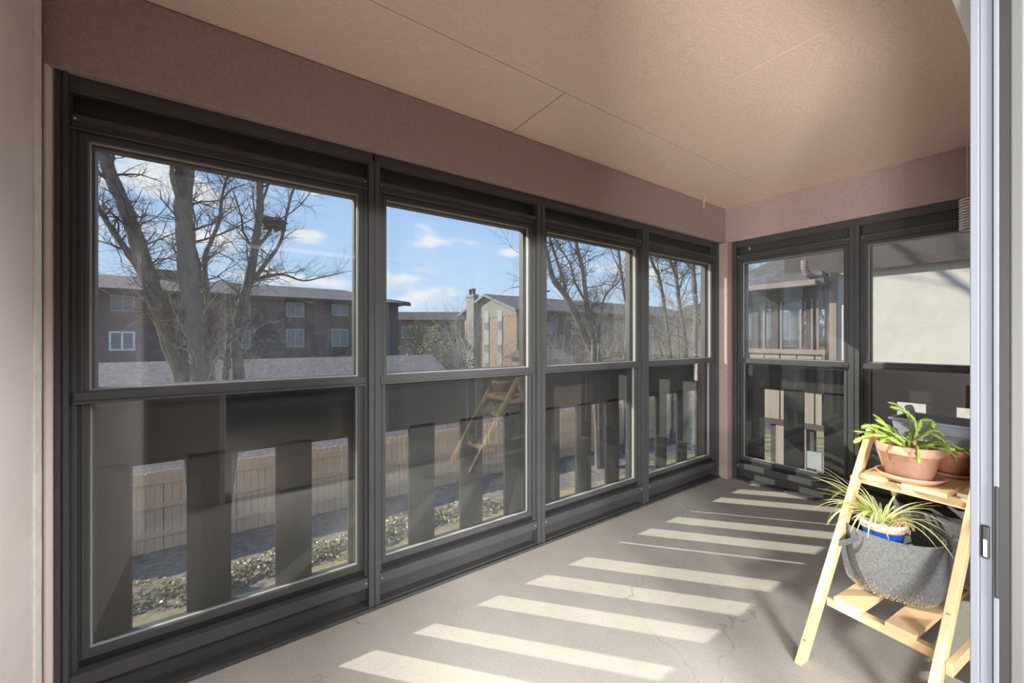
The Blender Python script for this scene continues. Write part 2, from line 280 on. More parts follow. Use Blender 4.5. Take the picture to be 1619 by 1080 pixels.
def ground_fn(nt, N, L, b, tc):
    src = tc.outputs['Object']
    n1 = N.new('ShaderNodeTexNoise'); n1.inputs['Scale'].default_value = 7; n1.inputs['Detail'].default_value = 10; n1.inputs['Roughness'].default_value = .75; L.new(src, n1.inputs['Vector'])
    r1 = N.new('ShaderNodeValToRGB'); e = r1.color_ramp.elements; e[0].position = .38; e[0].color = (.10, .085, .075, 1); e[1].position = .62; e[1].color = (.34, .28, .21, 1); L.new(n1.outputs[0], r1.inputs[0])
    r2 = N.new('ShaderNodeValToRGB'); e = r2.color_ramp.elements; e[0].position = .35; e[0].color = (.34, .27, .11, 1); e[1].position = .65; e[1].color = (.50, .40, .19, 1); L.new(n1.outputs[0], r2.inputs[0])
    s = N.new('ShaderNodeSeparateXYZ'); L.new(src, s.inputs[0])
    n2 = N.new('ShaderNodeTexNoise'); n2.inputs['Scale'].default_value = .5; n2.inputs['Detail'].default_value = 4; L.new(src, n2.inputs['Vector'])
    a = N.new('ShaderNodeMath'); a.operation = 'MULTIPLY_ADD'; L.new(n2.outputs[0], a.inputs[0]); a.inputs[1].default_value = 2.4; L.new(s.outputs[0], a.inputs[2])
    m1 = N.new('ShaderNodeMapRange'); m1.inputs['From Min'].default_value = -6.9; m1.inputs['From Max'].default_value = -6.5; L.new(a.outputs[0], m1.inputs['Value'])
    m2 = N.new('ShaderNodeMapRange'); m2.inputs['From Min'].default_value = -18; m2.inputs['From Max'].default_value = -19; L.new(a.outputs[0], m2.inputs['Value'])
    mx = N.new('ShaderNodeMath'); mx.operation = 'MAXIMUM'; L.new(m1.outputs[0], mx.inputs[0]); L.new(m2.outputs[0], mx.inputs[1])
    mc = N.new('ShaderNodeMixRGB'); L.new(mx.outputs[0], mc.inputs[0]); L.new(r1.outputs[0], mc.inputs[1]); L.new(r2.outputs[0], mc.inputs[2]); L.new(mc.outputs[0], b.inputs['Base Color'])
    bp = N.new('ShaderNodeBump'); bp.inputs['Strength'].default_value = 1; bp.inputs['Distance'].default_value = .08; L.new(n1.outputs[0], bp.inputs['Height']); L.new(bp.outputs[0], b.inputs['Normal'])
M['ground'] = mat('leaf_strewn_lawn', (.3, .25, .18), .95, fn=ground_fn)

# ------------------------------------------------------------------ mesh helpers
def wpos(o):
    v = Vector((0, 0, 0))
    while o is not None:
        v += o.location; o = o.parent
    return v

class MB:
    def __init__(s): s.v = []; s.f = []; s.uv = None
    def box(s, x0, x1, y0, y1, z0, z1):
        b = len(s.v); s.v += [(x, y, z) for z in (z0, z1) for y in (y0, y1) for x in (x0, x1)]
        s.f += [tuple(b+i for i in q) for q in ((0, 2, 3, 1), (4, 5, 7, 6), (0, 1, 5, 4), (2, 6, 7, 3), (0, 4, 6, 2), (1, 3, 7, 5))]; return s
    def obox(s, c, ax, ay, az):      # centre and three half-axis vectors
        c = Vector(c); ax = Vector(ax); ay = Vector(ay); az = Vector(az); b = len(s.v)
        s.v += [tuple(c+i*ax+j*ay+k*az) for k in (-1, 1) for j in (-1, 1) for i in (-1, 1)]
        s.f += [tuple(b+i for i in q) for q in ((0, 2, 3, 1), (4, 5, 7, 6), (0, 1, 5, 4), (2, 6, 7, 3), (0, 4, 6, 2), (1, 3, 7, 5))]; return s
    def bar(s, a, b2, wv, hv):       # beam from a to b2, half vectors wv, hv
        a = Vector(a); b2 = Vector(b2); return s.obox((a+b2)/2, (b2-a)/2, wv, hv)
    def prism(s, poly, d):           # polygon (list of 3d points) extruded by vector d
        b = len(s.v); n = len(poly); d = Vector(d)
        s.v += [tuple(Vector(p)) for p in poly]+[tuple(Vector(p)+d) for p in poly]
        s.f.append(tuple(b+i for i in range(n-1, -1, -1))); s.f.append(tuple(b+n+i for i in range(n)))
        for i in range(n): j = (i+1) % n; s.f.append((b+i, b+j, b+n+j, b+n+i))
        return s
    def tube(s, pts, rad, n=6, cap=True, squash=None):
        pts = [Vector(p) for p in pts]; b = len(s.v); k = len(pts)
        if not hasattr(rad, '__len__'): rad = [rad]*k
        up = Vector((0.3, 0.2, 1)).normalized(); prev = None
        for i, p in enumerate(pts):
            t = (pts[min(i+1, k-1)]-pts[max(i-1, 0)])
            if t.length < 1e-9: t = Vector((0, 0, 1))
            t.normalize()
            if prev is None:
                a = t.cross(up)
                if a.length < .05: a = t.cross(Vector((1, 0, 0)))
            else: a = prev-t*prev.dot(t)
            a.normalize(); prev = a; c = t.cross(a)
            for j in range(n):
                th = 2*PI*j/n; s.v.append(tuple(p+(a*math.cos(th)+c*math.sin(th))*rad[i]))
        for i in range(k-1):
            for j in range(n):
                j2 = (j+1) % n; s.f.append((b+i*n+j, b+i*n+j2, b+(i+1)*n+j2, b+(i+1)*n+j))
        if cap: s.f.append(tuple(b+j for j in range(n-1, -1, -1))); s.f.append(tuple(b+(k-1)*n+j for j in range(n)))
        return s
    def lathe(s, prof, c, n=40, sx=1, sy=1, rot=0, fn=None):  # prof [(r,z)...]
        b = len(s.v)
        for (r, z) in prof:
            for j in range(n):
                th = 2*PI*j/n+rot; rr = r*(fn(th, z) if fn else 1)
                s.v.append((c[0]+rr*math.cos(th)*sx, c[1]+rr*math.sin(th)*sy, c[2]+z))
        for i in range(len(prof)-1):
            for j in range(n):
                j2 = (j+1) % n; s.f.append((b+i*n+j, b+i*n+j2, b+(i+1)*n+j2, b+(i+1)*n+j))
        for i in (0, len(prof)-1):
            if prof[i][0] > 1e-4: s.f.append(tuple(b+i*n+j for j in range(n)))
        return s
    def build(s, name, m, parent=None, loc=None, smooth=False, bevel=0):
        off = wpos(parent) if parent is not None else (Vector(loc) if loc else Vector((0, 0, 0)))
        me = bpy.data.meshes.new(name); me.from_pydata([tuple(Vector(v)-off) for v in s.v], [], s.f)
        if s.uv:
            ul = me.uv_layers.new(name='UVMap')
            for li, l in enumerate(me.loops): ul.data[li].uv = s.uv[l.vertex_index]
        me.materials.append(m if not isinstance(m, str) else M[m])
        if smooth: me.polygons.foreach_set('use_smooth', [True]*len(me.polygons))
        me.validate(); me.update()
        o = bpy.data.objects.new(name, me); COL.objects.link(o)
        if parent is not None: o.parent = parent
        else: o.location = off
        if bevel:
            bm = o.modifiers.new('bevel', 'BEVEL'); bm.width = bevel; bm.segments = 2; bm.limit_method = 'ANGLE'
        return o

def tag(o, label=None, cat=None, group=None, kind=None):
    if label: o['label'] = label
    if cat: o['category'] = cat
    if group: o['group'] = group
    if kind: o['kind'] = kind
    return o
def thing(name, loc, label, cat, group=None):
    o = bpy.data.objects.new(name, None); COL.objects.link(o); o.location = loc; o.empty_display_size = .1
    return tag(o, label, cat, group)
def struct(o, label=None, cat=None):
    return tag(o, label, cat, None, 'structure')
def fixed(name, loc, label, cat):
    return tag(thing(name, loc, label, cat), kind='structure')

# ray through a measured direction, cut at a wall plane: gives measured places of far things
def ray(px, py): 
    v = FV+RV*((px-CX)/FPX); return Vector((v.x, v.y, (HY-py)/FPX))
def atX(px, py, x): v = ray(px, py); return Vector((0, 0, CH))+v*(x/v.x)
def atY(px, py, y): v = ray(px, py); return Vector((0, 0, CH))+v*(y/v.y)

# ================================================================== THE PORCH
XW = -1.90; YW = 3.70; ZC = 2.436
# floor slab
fl = MB().box(-2.06, -.165, -.75, 3.86, -.14, 0).build('floor', M['floor'])
struct(fl, 'grey concrete porch floor with hairline cracks and sun stripes', 'floor')
# ceiling: plywood sheets with open seams
cl = MB()
def sheet(x0, x1, y0, y1): cl.box(x0+.0015, x1-.0015, y0+.0015, y1-.0015, ZC, ZC+.012)
sheet(-1.87, -1.42, -.6, 1.30); sheet(-1.87, -1.42, 1.303, 3.70)
sheet(-1.42, -.20, -.6, 1.86); sheet(-1.42, -.20, 1.862, 3.70); sheet(-.20, -.165, -.6, 3.70)
cl.box(-2.6, -.16, -.8, 4.1, ZC+.013, ZC+.10)
struct(cl.build('ceiling', M['ceil']), 'rose painted plywood porch ceiling with open seams', 'ceiling')
# long header beam over the windows
wl = MB().box(-2.03, -1.87, -.75, 3.84, 2.125, ZC).build('wall_left', M['pink'], bevel=.003)
struct(wl, 'rose brown header beam above the long row of windows', 'wall')
wf = MB().box(-1.87, -.165, 3.68, 3.84, 2.125, ZC).build('wall_far', M['pink'], bevel=.003)
struct(wf, 'rose brown header beam above the two end windows', 'wall')
# side wall at the left, jamb block, cream filler strip
sw = MB().box(-1.83, -.02, -.64, -.49, 0, ZC).build('wall_near', M['pinkpale'])
struct(sw, 'pale rose side wall at the near end of the porch', 'wall')
jb = MB().prism([(-2.03, -.64, 0), (-1.87, -.64, 0), (-1.87, -.485, 0), (-1.912, -.466, 0), (-2.03, -.466, 0)], (0, 0, 2.125)).build('trim_1', M['pinkpale'])
struct(jb, 'rose painted jamb between side wall and first window', 'trim')
t2 = MB().box(-1.869, -1.832, -.64, -.4895, 0, ZC).build('trim_2', M['trimbrown']); struct(t2, 'dark brown corner strip beside the side wall', 'trim')  # one brown, darker than the side wall beside it
fp = MB(); rs = random.Random(4); prev = -1.8325; zz = 0; left = []
while zz < 2.36:
    left.append((-1.834-(.0035*rs.random() if zz < 2.2 else 0), zz)); zz += .035
poly = [(-1.787, -.4895, 0)]+[(x, -.4895, z) for x, z in left]+[(-1.80, -.4895, 2.40), (-1.787, -.4895, 2.405)]
fp.prism(poly, (0, .004, 0))
struct(fp.build('trim_3', M['cream']), 'cream filler strip with a ragged edge on the side wall', 'trim')
# corner column
cc = MB().box(-1.893, -1.812, 3.602, 3.70, .0, 2.112).build('trim_4', M['pink'], bevel=.006)
struct(cc, 'rose painted square corner post between the two window rows', 'post')

# ------------------------------------------------------------ window units
def window_unit(n, frame, u0, u1, label, glass_up, glass_low, latch=False):
    """frame(u, d, z) -> world; u along the wall, d outward from the window face"""
    c = frame((u0+u1)/2, .03, 1.1)
    root = fixed('window_%d' % n, (c.x, c.y, 0), label, 'window')
    def bx(mb, ua, ub, da, db, za, zb):
        p = frame(ua, da, za); q = frame(ub, db, zb)
        mb.box(min(p.x, q.x), max(p.x, q.x), min(p.y, q.y), max(p.y, q.y), za, zb)
    f = MB()
    bx(f, u0-.03, u1+.03, 0, .10, 2.078, 2.13)                   # flat head
    bx(f, u0, u1, .004, .012, 2.070, 2.080)
    bx(f, u0, u1, .006, .07, 1.978, 2.002); bx(f, u0, u1, .012, .07, 1.95, 1.98)          # header bar in steps
    bx(f, u0, u1, .0, .07, 1.950, 1.957)
    bx(f, u0, u1, -.008, .07, .105, .15)                         # bottom bar
    bx(f, u0, u1, .004, .06, .094, .106)
    bx(f, u0-.03, u1+.03, -.028, .10, 0.0, .009); bx(f, u0-.03, u1+.03, -.028, -.022, .009, .016)
    bx(f, u0, u0+.014, .010, .07, .15, 1.95); bx(f, u1-.014, u1, .010, .07, .15, 1.95)
    f.build('window_frame', M['bronze'], root, bevel=.002)
    p = MB(); bx(p, u0-.03, u1+.03, .055, .075, 2.0, 2.08); p.build('top_panel', M['bronze2'], root)
    p = MB(); bx(p, u0-.03, u1+.03, .045, .06, .009, .106)
    bx(p, u0-.03, u1+.03, .0, .05, .009, .018); p.build('kick_panel', M['bronze2'], root)
    s = MB(); g0 = u0+.040; g1 = u1-.040
    for (za, zb, dd) in ((1.040, 1.95, .0), (.175, 1.052, .012)):
        bot = .043 if za > 1 else .027; top = .024 if za > 1 else .012
        da = .016+dd; db = .055+dd
        bx(s, u0+.014, g0, da, db, za, zb); bx(s, g1, u1-.014, da, db, za, zb)
        bx(s, u0+.022, g0-.010, da-.004, da, za+.01, zb-.004); bx(s, g1+.010, u1-.022, da-.004, da, za+.01, zb-.004)
        bx(s, g0-.001, g1+.001, da, db, zb-top, zb); bx(s, g0-.001, g1+.001, da, db, za, za+bot)
    bx(s, u0+.008, u1-.008, -.004, .03, 1.040, 1.050); bx(s, u0+.008, u1-.008, .002, .03, 1.050, 1.079)
    s.build('sash', M['bronze'], root, bevel=.0015)
    blk = MB(); bx(blk, u0+.014, u1-.014, .03, .05, .151, .176); blk.build('weather_strip', M['black'], root)
    g = MB()
    for (za, zb, dd) in ((1.083, 1.926, .028), (.202, 1.040, .040)):
        e = .0035
        bx(g, g0, g0+e, dd, dd+.012, za, zb); bx(g, g1-e, g1, dd, dd+.012, za, zb); bx(g, g0+e, g1-e, dd, dd+.012, za, za+e)
        if za > 1: bx(g, g0+e, g1-e, dd, dd+.012, zb-e*.6, zb)
    g.build('glazing_gasket', M['gasket'], root)
    pu = MB(); bx(pu, g0+.001, g1-.001, .036, .040, 1.081, 1.928); tag(pu.build('upper_pane', glass_up, root), 'dusty clear upper glass pane')
    pl = MB(); bx(pl, g0+.001, g1-.001, .048, .052, .200, 1.042); tag(pl.build('lower_pane', glass_low, root), 'reflective lower glass pane')
    # outside frame edge, seen through the glass
    ex = MB(); bx(ex, u0-.03, u0+.045, .075, .115, .0, 2.13); bx(ex, u1-.045, u1+.03, .075, .115, .0, 2.13); bx(ex, u0+.045, u1-.045, .075, .115, 1.925, 2.13); bx(ex, u0+.045, u1-.045, .065, .10, 1.02, 1.07); bx(ex, u0+.045, u1-.045, .075, .11, .0, .19)
    ex.build('storm_frame', M['bronze2'], root)
    sc = MB()
    for uu in (u0+.012, u1-.012):
        for zz in (1.985, .128):
            p = frame(uu, .0035 if zz > 1 else -.0085, zz); sc.lathe([(.0, -.003), (.0035, -.003), (.0035, .003), (0, .003)], (p.x, p.y, p.z), 8)
    sc.build('screw', M['steel'], root)
    if latch:
        lt = MB(); bx(lt, u1-.13, u1-.012, -.012, .004, 1.048, 1.055); bx(lt, u1-.06, u1-.04, -.014, -.004, 1.055, 1.066)
        tag(lt.build('latch', M['bronze'], root), 'small sliding latch')
    return root
FL = lambda u, d, z: Vector((XW-d, u, z))
FE = lambda u, d, z: Vector((u, YW+d, z))
WU = [(-.442, .512), (.562, 1.506), (1.564, 2.516), (2.584, 3.572)]
WL = ['first window of the long row, smeared pane before the grey tree trunks and white framed far window',
      'second window of the long row, upper pane looking on open sky and the chimney',
      'third window of the long row, between chimney view and corner, full of leaning trunks',
      'fourth window of the long row, narrowest looking, beside the rose corner post']
for i, (a, b) in enumerate(WU):
    window_unit(i+1, FL, a, b, WL[i], M['glass1'] if i == 0 else M['glass'], M['glasslow'])
window_unit(5, FE, -1.775, -.977, 'end window beside the corner post, looking on the neighbouring screened porch', M['glassend'], M['glasslow'], True)
window_unit(6, FE, -.919, -.17, 'end window behind the plant stand, looking on the cream stucco wall', M['glassend'], M['glasslow'], True)
def mull(n, frame, u0, u1, z0, z1, label):
    mb = MB(); um = (u0+u1)/2
    for ua, ub, da in ((u0, um-.0025, -.015), (um+.0025, u1, -.015), (u0+.006, u1-.006, -.008)):
        p = frame(ua, da, z0); q = frame(ub, .11, z1); mb.box(min(p.x, q.x), max(p.x, q.x), min(p.y, q.y), max(p.y, q.y), z0, z1)
    struct(mb.build('trim_%d' % n, M['bronze'], bevel=.0015), label, 'mullion')
mull(5, FL, .512, .562, .010, 2.079, 'dark bronze mullion between first and second long row windows')
mull(6, FL, 1.506, 1.564, .010, 2.079, 'dark bronze mullion between second and third long row windows')
mull(7, FL, 2.516, 2.584, .010, 2.079, 'dark bronze mullion between third and fourth long row windows')
mull(8, FL, -.470, -.442, .010, 2.13, 'dark bronze frame post against the rose jamb')
mull(9, FL, 3.572, 3.602, .010, 2.13, 'dark bronze frame post left of the rose corner post')
mull(10, FE, -1.811, -1.775, .010, 2.13, 'dark bronze frame post right of the rose corner post')
mull(11, FE, -.977, -.919, .010, 2.079, 'dark bronze mullion between the two end windows, half in sun')

# ------------------------------------------------------------ outside railings
def railing(name_label, frame, u0, u1, gaps, zgap, d0, z_top=1.045):
    c = frame((u0+u1)/2, d0, 0); root = thing('railing', (c.x, c.y, -.14), name_label, 'railing', 'dark board railings outside the porch windows')
    def bx(ua, ub, da, db, za, zb, nm, bv=.002):
        p = frame(ua, da, za); q = frame(ub, db, zb)
        return MB().box(min(p.x, q.x), max(p.x, q.x), min(p.y, q.y), max(p.y, q.y), za, zb).build(nm, M['railwood'], root, bevel=bv)
    bx(u0, u1, d0-.0, d0+.035, zgap, z_top, 'top_board'); bx(u0, u1, d0-.02, d0+.10, z_top, z_top+.035, 'hand_rail')
    bx(u0, u1, d0+.022, d0+.06, -.14, .12, 'bottom_board')
    e = u0
    for (a, b) in gaps:
        if a-e > .01: bx(e, a, d0, d0+.02, -.10, zgap+.02, 'picket')
        e = b
    if u1-e > .01: bx(e, u1, d0, d0+.02, -.10, zgap+.02, 'picket')
    return root
gl = [(-.308+.2990*k, -.308+.2990*k+.157) for k in range(13)]
railing('dark brown railing of wide upright boards along the long window row', FL, -.62, 3.80, gl, .787, .10)
ge = [(-1.632, -1.476), (-1.327, -1.190), (-1.045, -.900), (-.762, -.615), (-.475, -.33), (-.19, -.05)]
railing('dark brown railing of wide upright boards outside the two end windows', FE, -2.0, .1, ge, .805, .185)
# outer corner posts and fascia that carry the roof over the porch
for (x, y, lb) in ((-2.13, -.55, 'dark brown outside post behind the left edge of the first window'), (-2.16, 3.93, 'dark brown outside post behind the rose corner post')):
    tag(MB().box(x-.05, x+.05, y-.05, y+.05, -3.4, 2.55).build('porch_post', M['railwood'], loc=(x, y, -3.4)), lb, 'post')
rf = MB(); rf.box(-2.55, .2, -1.2, 4.25, 2.56, 2.62); rf.build('roof_slab', M['darksiding'])
tag(bpy.data.objects['roof_slab'], 'dark brown eave slab over the porch', 'roof', kind='structure')

# ------------------------------------------------------------ house wall with sliding door
hw = MB(); hw.box(-.165, .03, -.64, -.09, 0, ZC); hw.box(-.17, .03, 2.22, 3.70, 0, ZC); hw.box(-.17, .03, -.09, 2.22, 2.06, ZC)
struct(hw.build('wall_right', M['pink']), 'rose brown house wall around the sliding door', 'wall')
dr = fixed('door_1', (-.1, 1.2, 0), 'white sliding patio door standing half open', 'sliding door')
f = MB(); f.box(-.172, .035, -.09, -.0523, 0, 2.06); f.box(-.165, .035, 2.14, 2.22, 0, 2.06); f.box(-.1645, .035, -.05, 2.14, 2.0, 2.06);
MB().box(-.165, .035, -.05, 2.14, 0.0, .026).build('track_sill', M['bronze'], dr)
f.build('door_frame', M['white'], dr, bevel=.003)
lf = MB(); yd = 1.20
lf.box(-.1285, -.1165, yd, yd+.075, .03, 1.998)
lf.box(-.1165, -.099, yd+.008, yd+.075, .03, 1.998)
lf.box(-.099, -.0915, yd+.001, yd+.075, .03, 1.998)
lf.box(-.128, -.090, 2.06, 2.139, .03, 1.998)
lf.box(-.128, -.090, yd+.075, 2.06, .03, .13); lf.box(-.128, -.090, yd+.075, 2.06, 1.91, 1.998)
leaf = lf.build('door_leaf', M['leafwhite'], dr, bevel=.0015)
MB().box(-.111, -.107, yd+.06, 2.07, .12, 1.92).build('pane', M['glass'], leaf)
MB().box(-.0915, -.0795, yd+.002, yd+.03, .03, 1.998).build('pile_seal', M['black'], leaf)
MB().box(-.0795, -.062, yd+.012, yd+.10, .03, 1.998).build('inner_stile', M['stile'], leaf, bevel=.003)
lk = MB().box(-.113, -.1035, yd-.0015, yd+.012, .830, .893); lk.box(-.0975, -.0915, yd-.0015, yd+.01, .76, .975); lk.build('lock_slot', M['black'], leaf, bevel=.002)
MB().box(-.111, -.1065, yd-.0025, yd, .835, .868).build('lock_tongue', M['steel'], leaf)
hp = MB(); hp.prism([(-.062, yd+.05, .60), (-.030, yd+.03, .60), (-.030, yd+.03, .885), (-.040, yd+.035, .905), (-.062, yd+.05, .91)], (0, .035, 0))
hp.build('handle', M['white'], leaf, bevel=.01)

# ------------------------------------------------------------ the room the camera stands in
rm = MB(); rm.box(.03, 4.6, -2.6, -2.5, 0, 2.5); rm.box(.03, 4.6, 4.2, 4.3, 0, 2.5); rm.box(4.5, 4.6, -2.5, 4.2, 0, 2.5)
rm.box(.031, .05, -2.5, -.10, 0, 2.5); rm.box(.031, .05, 2.24, 4.2, 0, 2.5); rm.box(-.17, .03, -2.6, -.64, -.1, 2.5); rm.box(-.17, .03, 3.7, 4.3, -.1, 2.5)
struct(rm.build('wall_room', M['wallroom']), 'warm white walls of the room behind the camera', 'wall')
struct(MB().box(-.165, 4.6, -2.6, 4.3, -.1, -.001).build('floor_room', M['woodfloor']), 'brown wood floor of the room behind the camera', 'floor')
struct(MB().box(.0, 4.6, -2.6, 4.3, 2.5, 2.56).build('ceiling_room', M['wallroom']), 'white ceiling of the room behind the camera', 'ceiling')

# ================================================================== PLANT STAND
ANG = -.12; Rr = Vector((math.cos(ANG), math.sin(ANG), 0)); Rn = Vector((-math.sin(ANG), math.cos(ANG), 0)); P0 = Vector((-.643, 1.785, 0))
def LW(w, d, z): return P0+Rr*w+Rn*d+Vector((0, 0, z))
stand = thing('plant_stand', tuple(LW(.18, .6, 0)), 'unpainted pine A-frame plant stand with two slatted tiers', 'plant stand')
SL = .715
def leg_front(w0, w1, nm='leg'):
    d = SL; mb = MB(); t = .052
    mb.prism([LW(w0, 0, 0), LW(w0, t, 0), LW(w0, t+.84*d, .84), LW(w0, .86*d, .86)], Rr*(w1-w0)); return mb.build(nm, M['pine'], stand, bevel=.002)
leg_front(0, .024); leg_front(.345, .369)
def leg_back(w0, w1):
    mb = MB(); a = .60; t = .05; k = .66
    mb.prism([LW(w0, a-.015, .83), LW(w0, a+t-.015, .83), LW(w0, a+t+.83*k, 0), LW(w0, a+.83*k, 0)], Rr*(w1-w0)); return mb.build('leg', M['pine'], stand, bevel=.002)
leg_back(.0245, .046); leg_back(.323, .3445)
def barw(name, w0, w1, d0, d1, z0, z1, mt='pine'):
    return MB().prism([LW(w0, d0, z0), LW(w1, d0, z0), LW(w1, d1, z0), LW(w0, d1, z0)], (0, 0, z1-z0)).build(name, M[mt], stand, bevel=.0015)
barw('rung', .024, .345, .195, .225, .175, .207); barw('rung', .046, .323, .98, 1.01, .175, .207)
barw('rung', .024, .345, .492, .52, .620, .657); barw('rung', .046, .323, .705, .73, .620, .657)
for w0, w1 in ((.050, .140), (.207, .290)): tag(barw('slat', w0, w1, .19, 1.02, .2075, .2255), 'lower tier slat')
for w0, w1 in ((.040, .118), (.172, .30)): tag(barw('slat', w0, w1, .445, .995, .6575, .6755), 'upper tier slat')
barw('side_rail', .3695, .388, .16, .98, .165, .205); barw('side_rail', .3695, .388, .50, .76, .600, .64)
barw('side_rail', -.019, -.0005, .50, .76, .600, .64)
kn = MB()
for (w, z) in ((.012, .075), (.36, .06), (.010, .40), (.359, .33)):
    p = LW(w, SL*z-.0012, z); MB().lathe([(0, -.001), (.005, -.001), (.004, .001), (0, .001)], tuple(p), 10).build('knot', M['knot'], stand)

# ------------------------------------------------------------ terracotta pots
def pot(name, c, rim, hgt, base, m, label, soil='chips', cat='flower pot'):
    t = thing(name, tuple(c), label, cat); x = (c.x, c.y, c.z)
    band = hgt*.26
    prof = [(0, 0.0), (base, 0), (rim*.93-.004, hgt-band), (rim-.002, hgt-band+.001), (rim, hgt-band+.006), (rim, hgt-.003), (rim-.004, hgt), (rim-.010, hgt-.002), (rim*.93-.012, hgt-band), (base-.008, .012), (0, .012)]
    MB().lathe(prof, x, 56).build('body', M[m], t, smooth=False)
    for p in bpy.data.objects[t.children[-1].name].data.polygons: p.use_smooth = True
    MB().lathe([(0, hgt-.016), (rim-.016, hgt-.020), (rim-.014, hgt-.045), (0, hgt-.045)], x, 30).build('soil', M[soil], t)
    return t
def saucer(c, r, h, m, label):
    x = (c.x, c.y, c.z)
    o = MB().lathe([(0, 0), (r*.78, 0), (r, h), (r-.005, h+.002), (r-.010, h-.002), (r*.76, .006), (0, .006)], x, 56).build('saucer', M[m], loc=x, smooth=True)
    return tag(o, label, 'saucer')
ZT = .6755
sc1 = LW(.168, .540, ZT); saucer(sc1, .108, .024, 'saucer', 'wide pale terracotta saucer under the large pot')
pot1 = pot('terracotta_pot', sc1+Vector((.0, -.01, .0065)), .101, .142, .070, 'terra', 'large whitish weathered terracotta pot on the upper tier')
sc2 = LW(.236, .745, ZT); saucer(sc2, .067, .018, 'terradark', 'small terracotta saucer under the smaller pot')
pot2 = pot('terracotta_pot', sc2+Vector((0, 0, .0065)), .066, .114, .046, 'terradark', 'smaller plain terracotta pot behind the large one')

# succulent with flat jointed stems
def cactus(c, loc, n, seed, spread, label, up=.05, segl=.03):
    rr = random.Random(seed); t = thing('jointed_succulent', tuple(loc), label, 'houseplant'); mb = MB()
    def seg(p, d, L_, w, nrm):
        side = d.cross(nrm).normalized(); k = 7; b = len(mb.v)
        for i in range(k):
            s = i/(k-1); ww = w*(math.sin(PI*min(1, s*.92+.06))**.6)*(1+.18*math.sin(s*PI*5)); q = p+d*(L_*s)
            th = .0016
            for a, h in ((-1, 0), (0, 1), (1, 0), (0, -1)): mb.v.append(tuple(q+side*(ww*a)+nrm*(th*h)))
        for i in range(k-1):
            for j in range(4): j2 = (j+1) % 4; mb.f.append((b+i*4+j, b+i*4+j2, b+(i+1)*4+j2, b+(i+1)*4+j))
        return p+d*L_*.96
    for i in range(n):
        a = 2*PI*i/n+rr.uniform(-.4, .4); out = Vector((math.cos(a), math.sin(a), 0))
        p = Vector(c)+out*rr.uniform(.005, .06*spread); d = (out*rr.uniform(.3, 1)+Vector((0, 0, rr.uniform(.4, 1.1)+up))).normalized()
        for s in range(rr.randint(3, 6)):
            nrm = d.cross(Vector((rr.uniform(-1, 1), rr.uniform(-1, 1), rr.uniform(-.3, .3)))).normalized()
            p = seg(p, d, segl*rr.uniform(.8, 1.25), segl*.33*rr.uniform(.8, 1.2), nrm)
            d = (d+Vector((rr.uniform(-.3, .3), rr.uniform(-.3, .3), -rr.uniform(.12, .42)))).normalized()
            if s == 1 and rr.random() < .6:
                d2 = (d+Vector((rr.uniform(-.8, .8), rr.uniform(-.8, .8), .2))).normalized()
                seg(p, d2, segl, segl*.33, d2.cross(Vector((rr.random(), 1, .2))).normalized())
    # explicit long stems: list of world point chains
    return t, mb, seg
c1 = sc1+Vector((0, -.01, .135))
t, mb, seg = cactus(c1, (sc1.x, sc1.y, sc1.z+.13), 20, 5, .9, 'green jointed succulent arching out of the large terracotta pot', -.1)
def chain(pts, w):
    pts = [Vector(p) for p in pts]
    for a, b in zip(pts, pts[1:]):
        d = b-a; L_ = d.length; d.normalize(); seg(a, d, L_*1.03, w, d.cross(Rr+Vector((0, 0, .3))).cross(d).normalized() if False else (Rn*-1-d*(Rn*-1).dot(d)).normalized())
zc = 0
def Q(px, py, dd=.50):   # place on the plant's own depth plane, dd behind the stand front
    v = ray(px, py); n = Rn; o = Vector((0, 0, CH)); q = (P0+Rn*dd-o).dot(n)/v.dot(n); return o+v*q
chain([Q(1445, 700), Q(1449, 682), Q(1447, 668), Q(1438, 655, .48), Q(1425, 648, .46), Q(1407, 643, .45)], .0085)
chain([Q(1443, 668), Q(1432, 653), Q(1420, 641), Q(1404, 636)], .0055)
chain([Q(1450, 682), Q(1456, 664), Q(1474, 665), Q(1475, 677)], .010)
chain([Q(1455, 690), Q(1474, 680), Q(1486, 683), Q(1493, 690)], .0085)
chain([Q(1430, 700, .45), Q(1410, 684, .42), Q(1392, 676, .40), Q(1376, 672, .39), Q(1362, 675, .38)], .010)
chain([Q(1425, 704, .42), Q(1400, 690, .40), Q(1380, 688, .38), Q(1362, 692, .37), Q(1350, 700, .36)], .010)
chain([Q(1412, 690, .45), Q(1398, 668, .42), Q(1380, 655, .41)], .005)
chain([Q(1448, 704, .45), Q(1451, 713, .42), Q(1451, 722, .415), Q(1453, 732, .415)], .0085)
chain([Q(1420, 700, .44), Q(1408, 686, .43), Q(1398, 672, .42), Q(1384, 663, .41)], .009)
chain([Q(1440, 700, .5), Q(1470, 684, .48), Q(1490, 695, .47), Q(1505, 714, .46)], .004)
mb.build('foliage', M['cactus'], t, smooth=True)
t, mb, seg = cactus(sc2+Vector((0, 0, .104)), (sc2.x, sc2.y, sc2.z+.1), 13, 9, .6, 'short green succulent cuttings in the smaller terracotta pot', -.35, .019)
mb.build('foliage', M['cactus'], t, smooth=True)

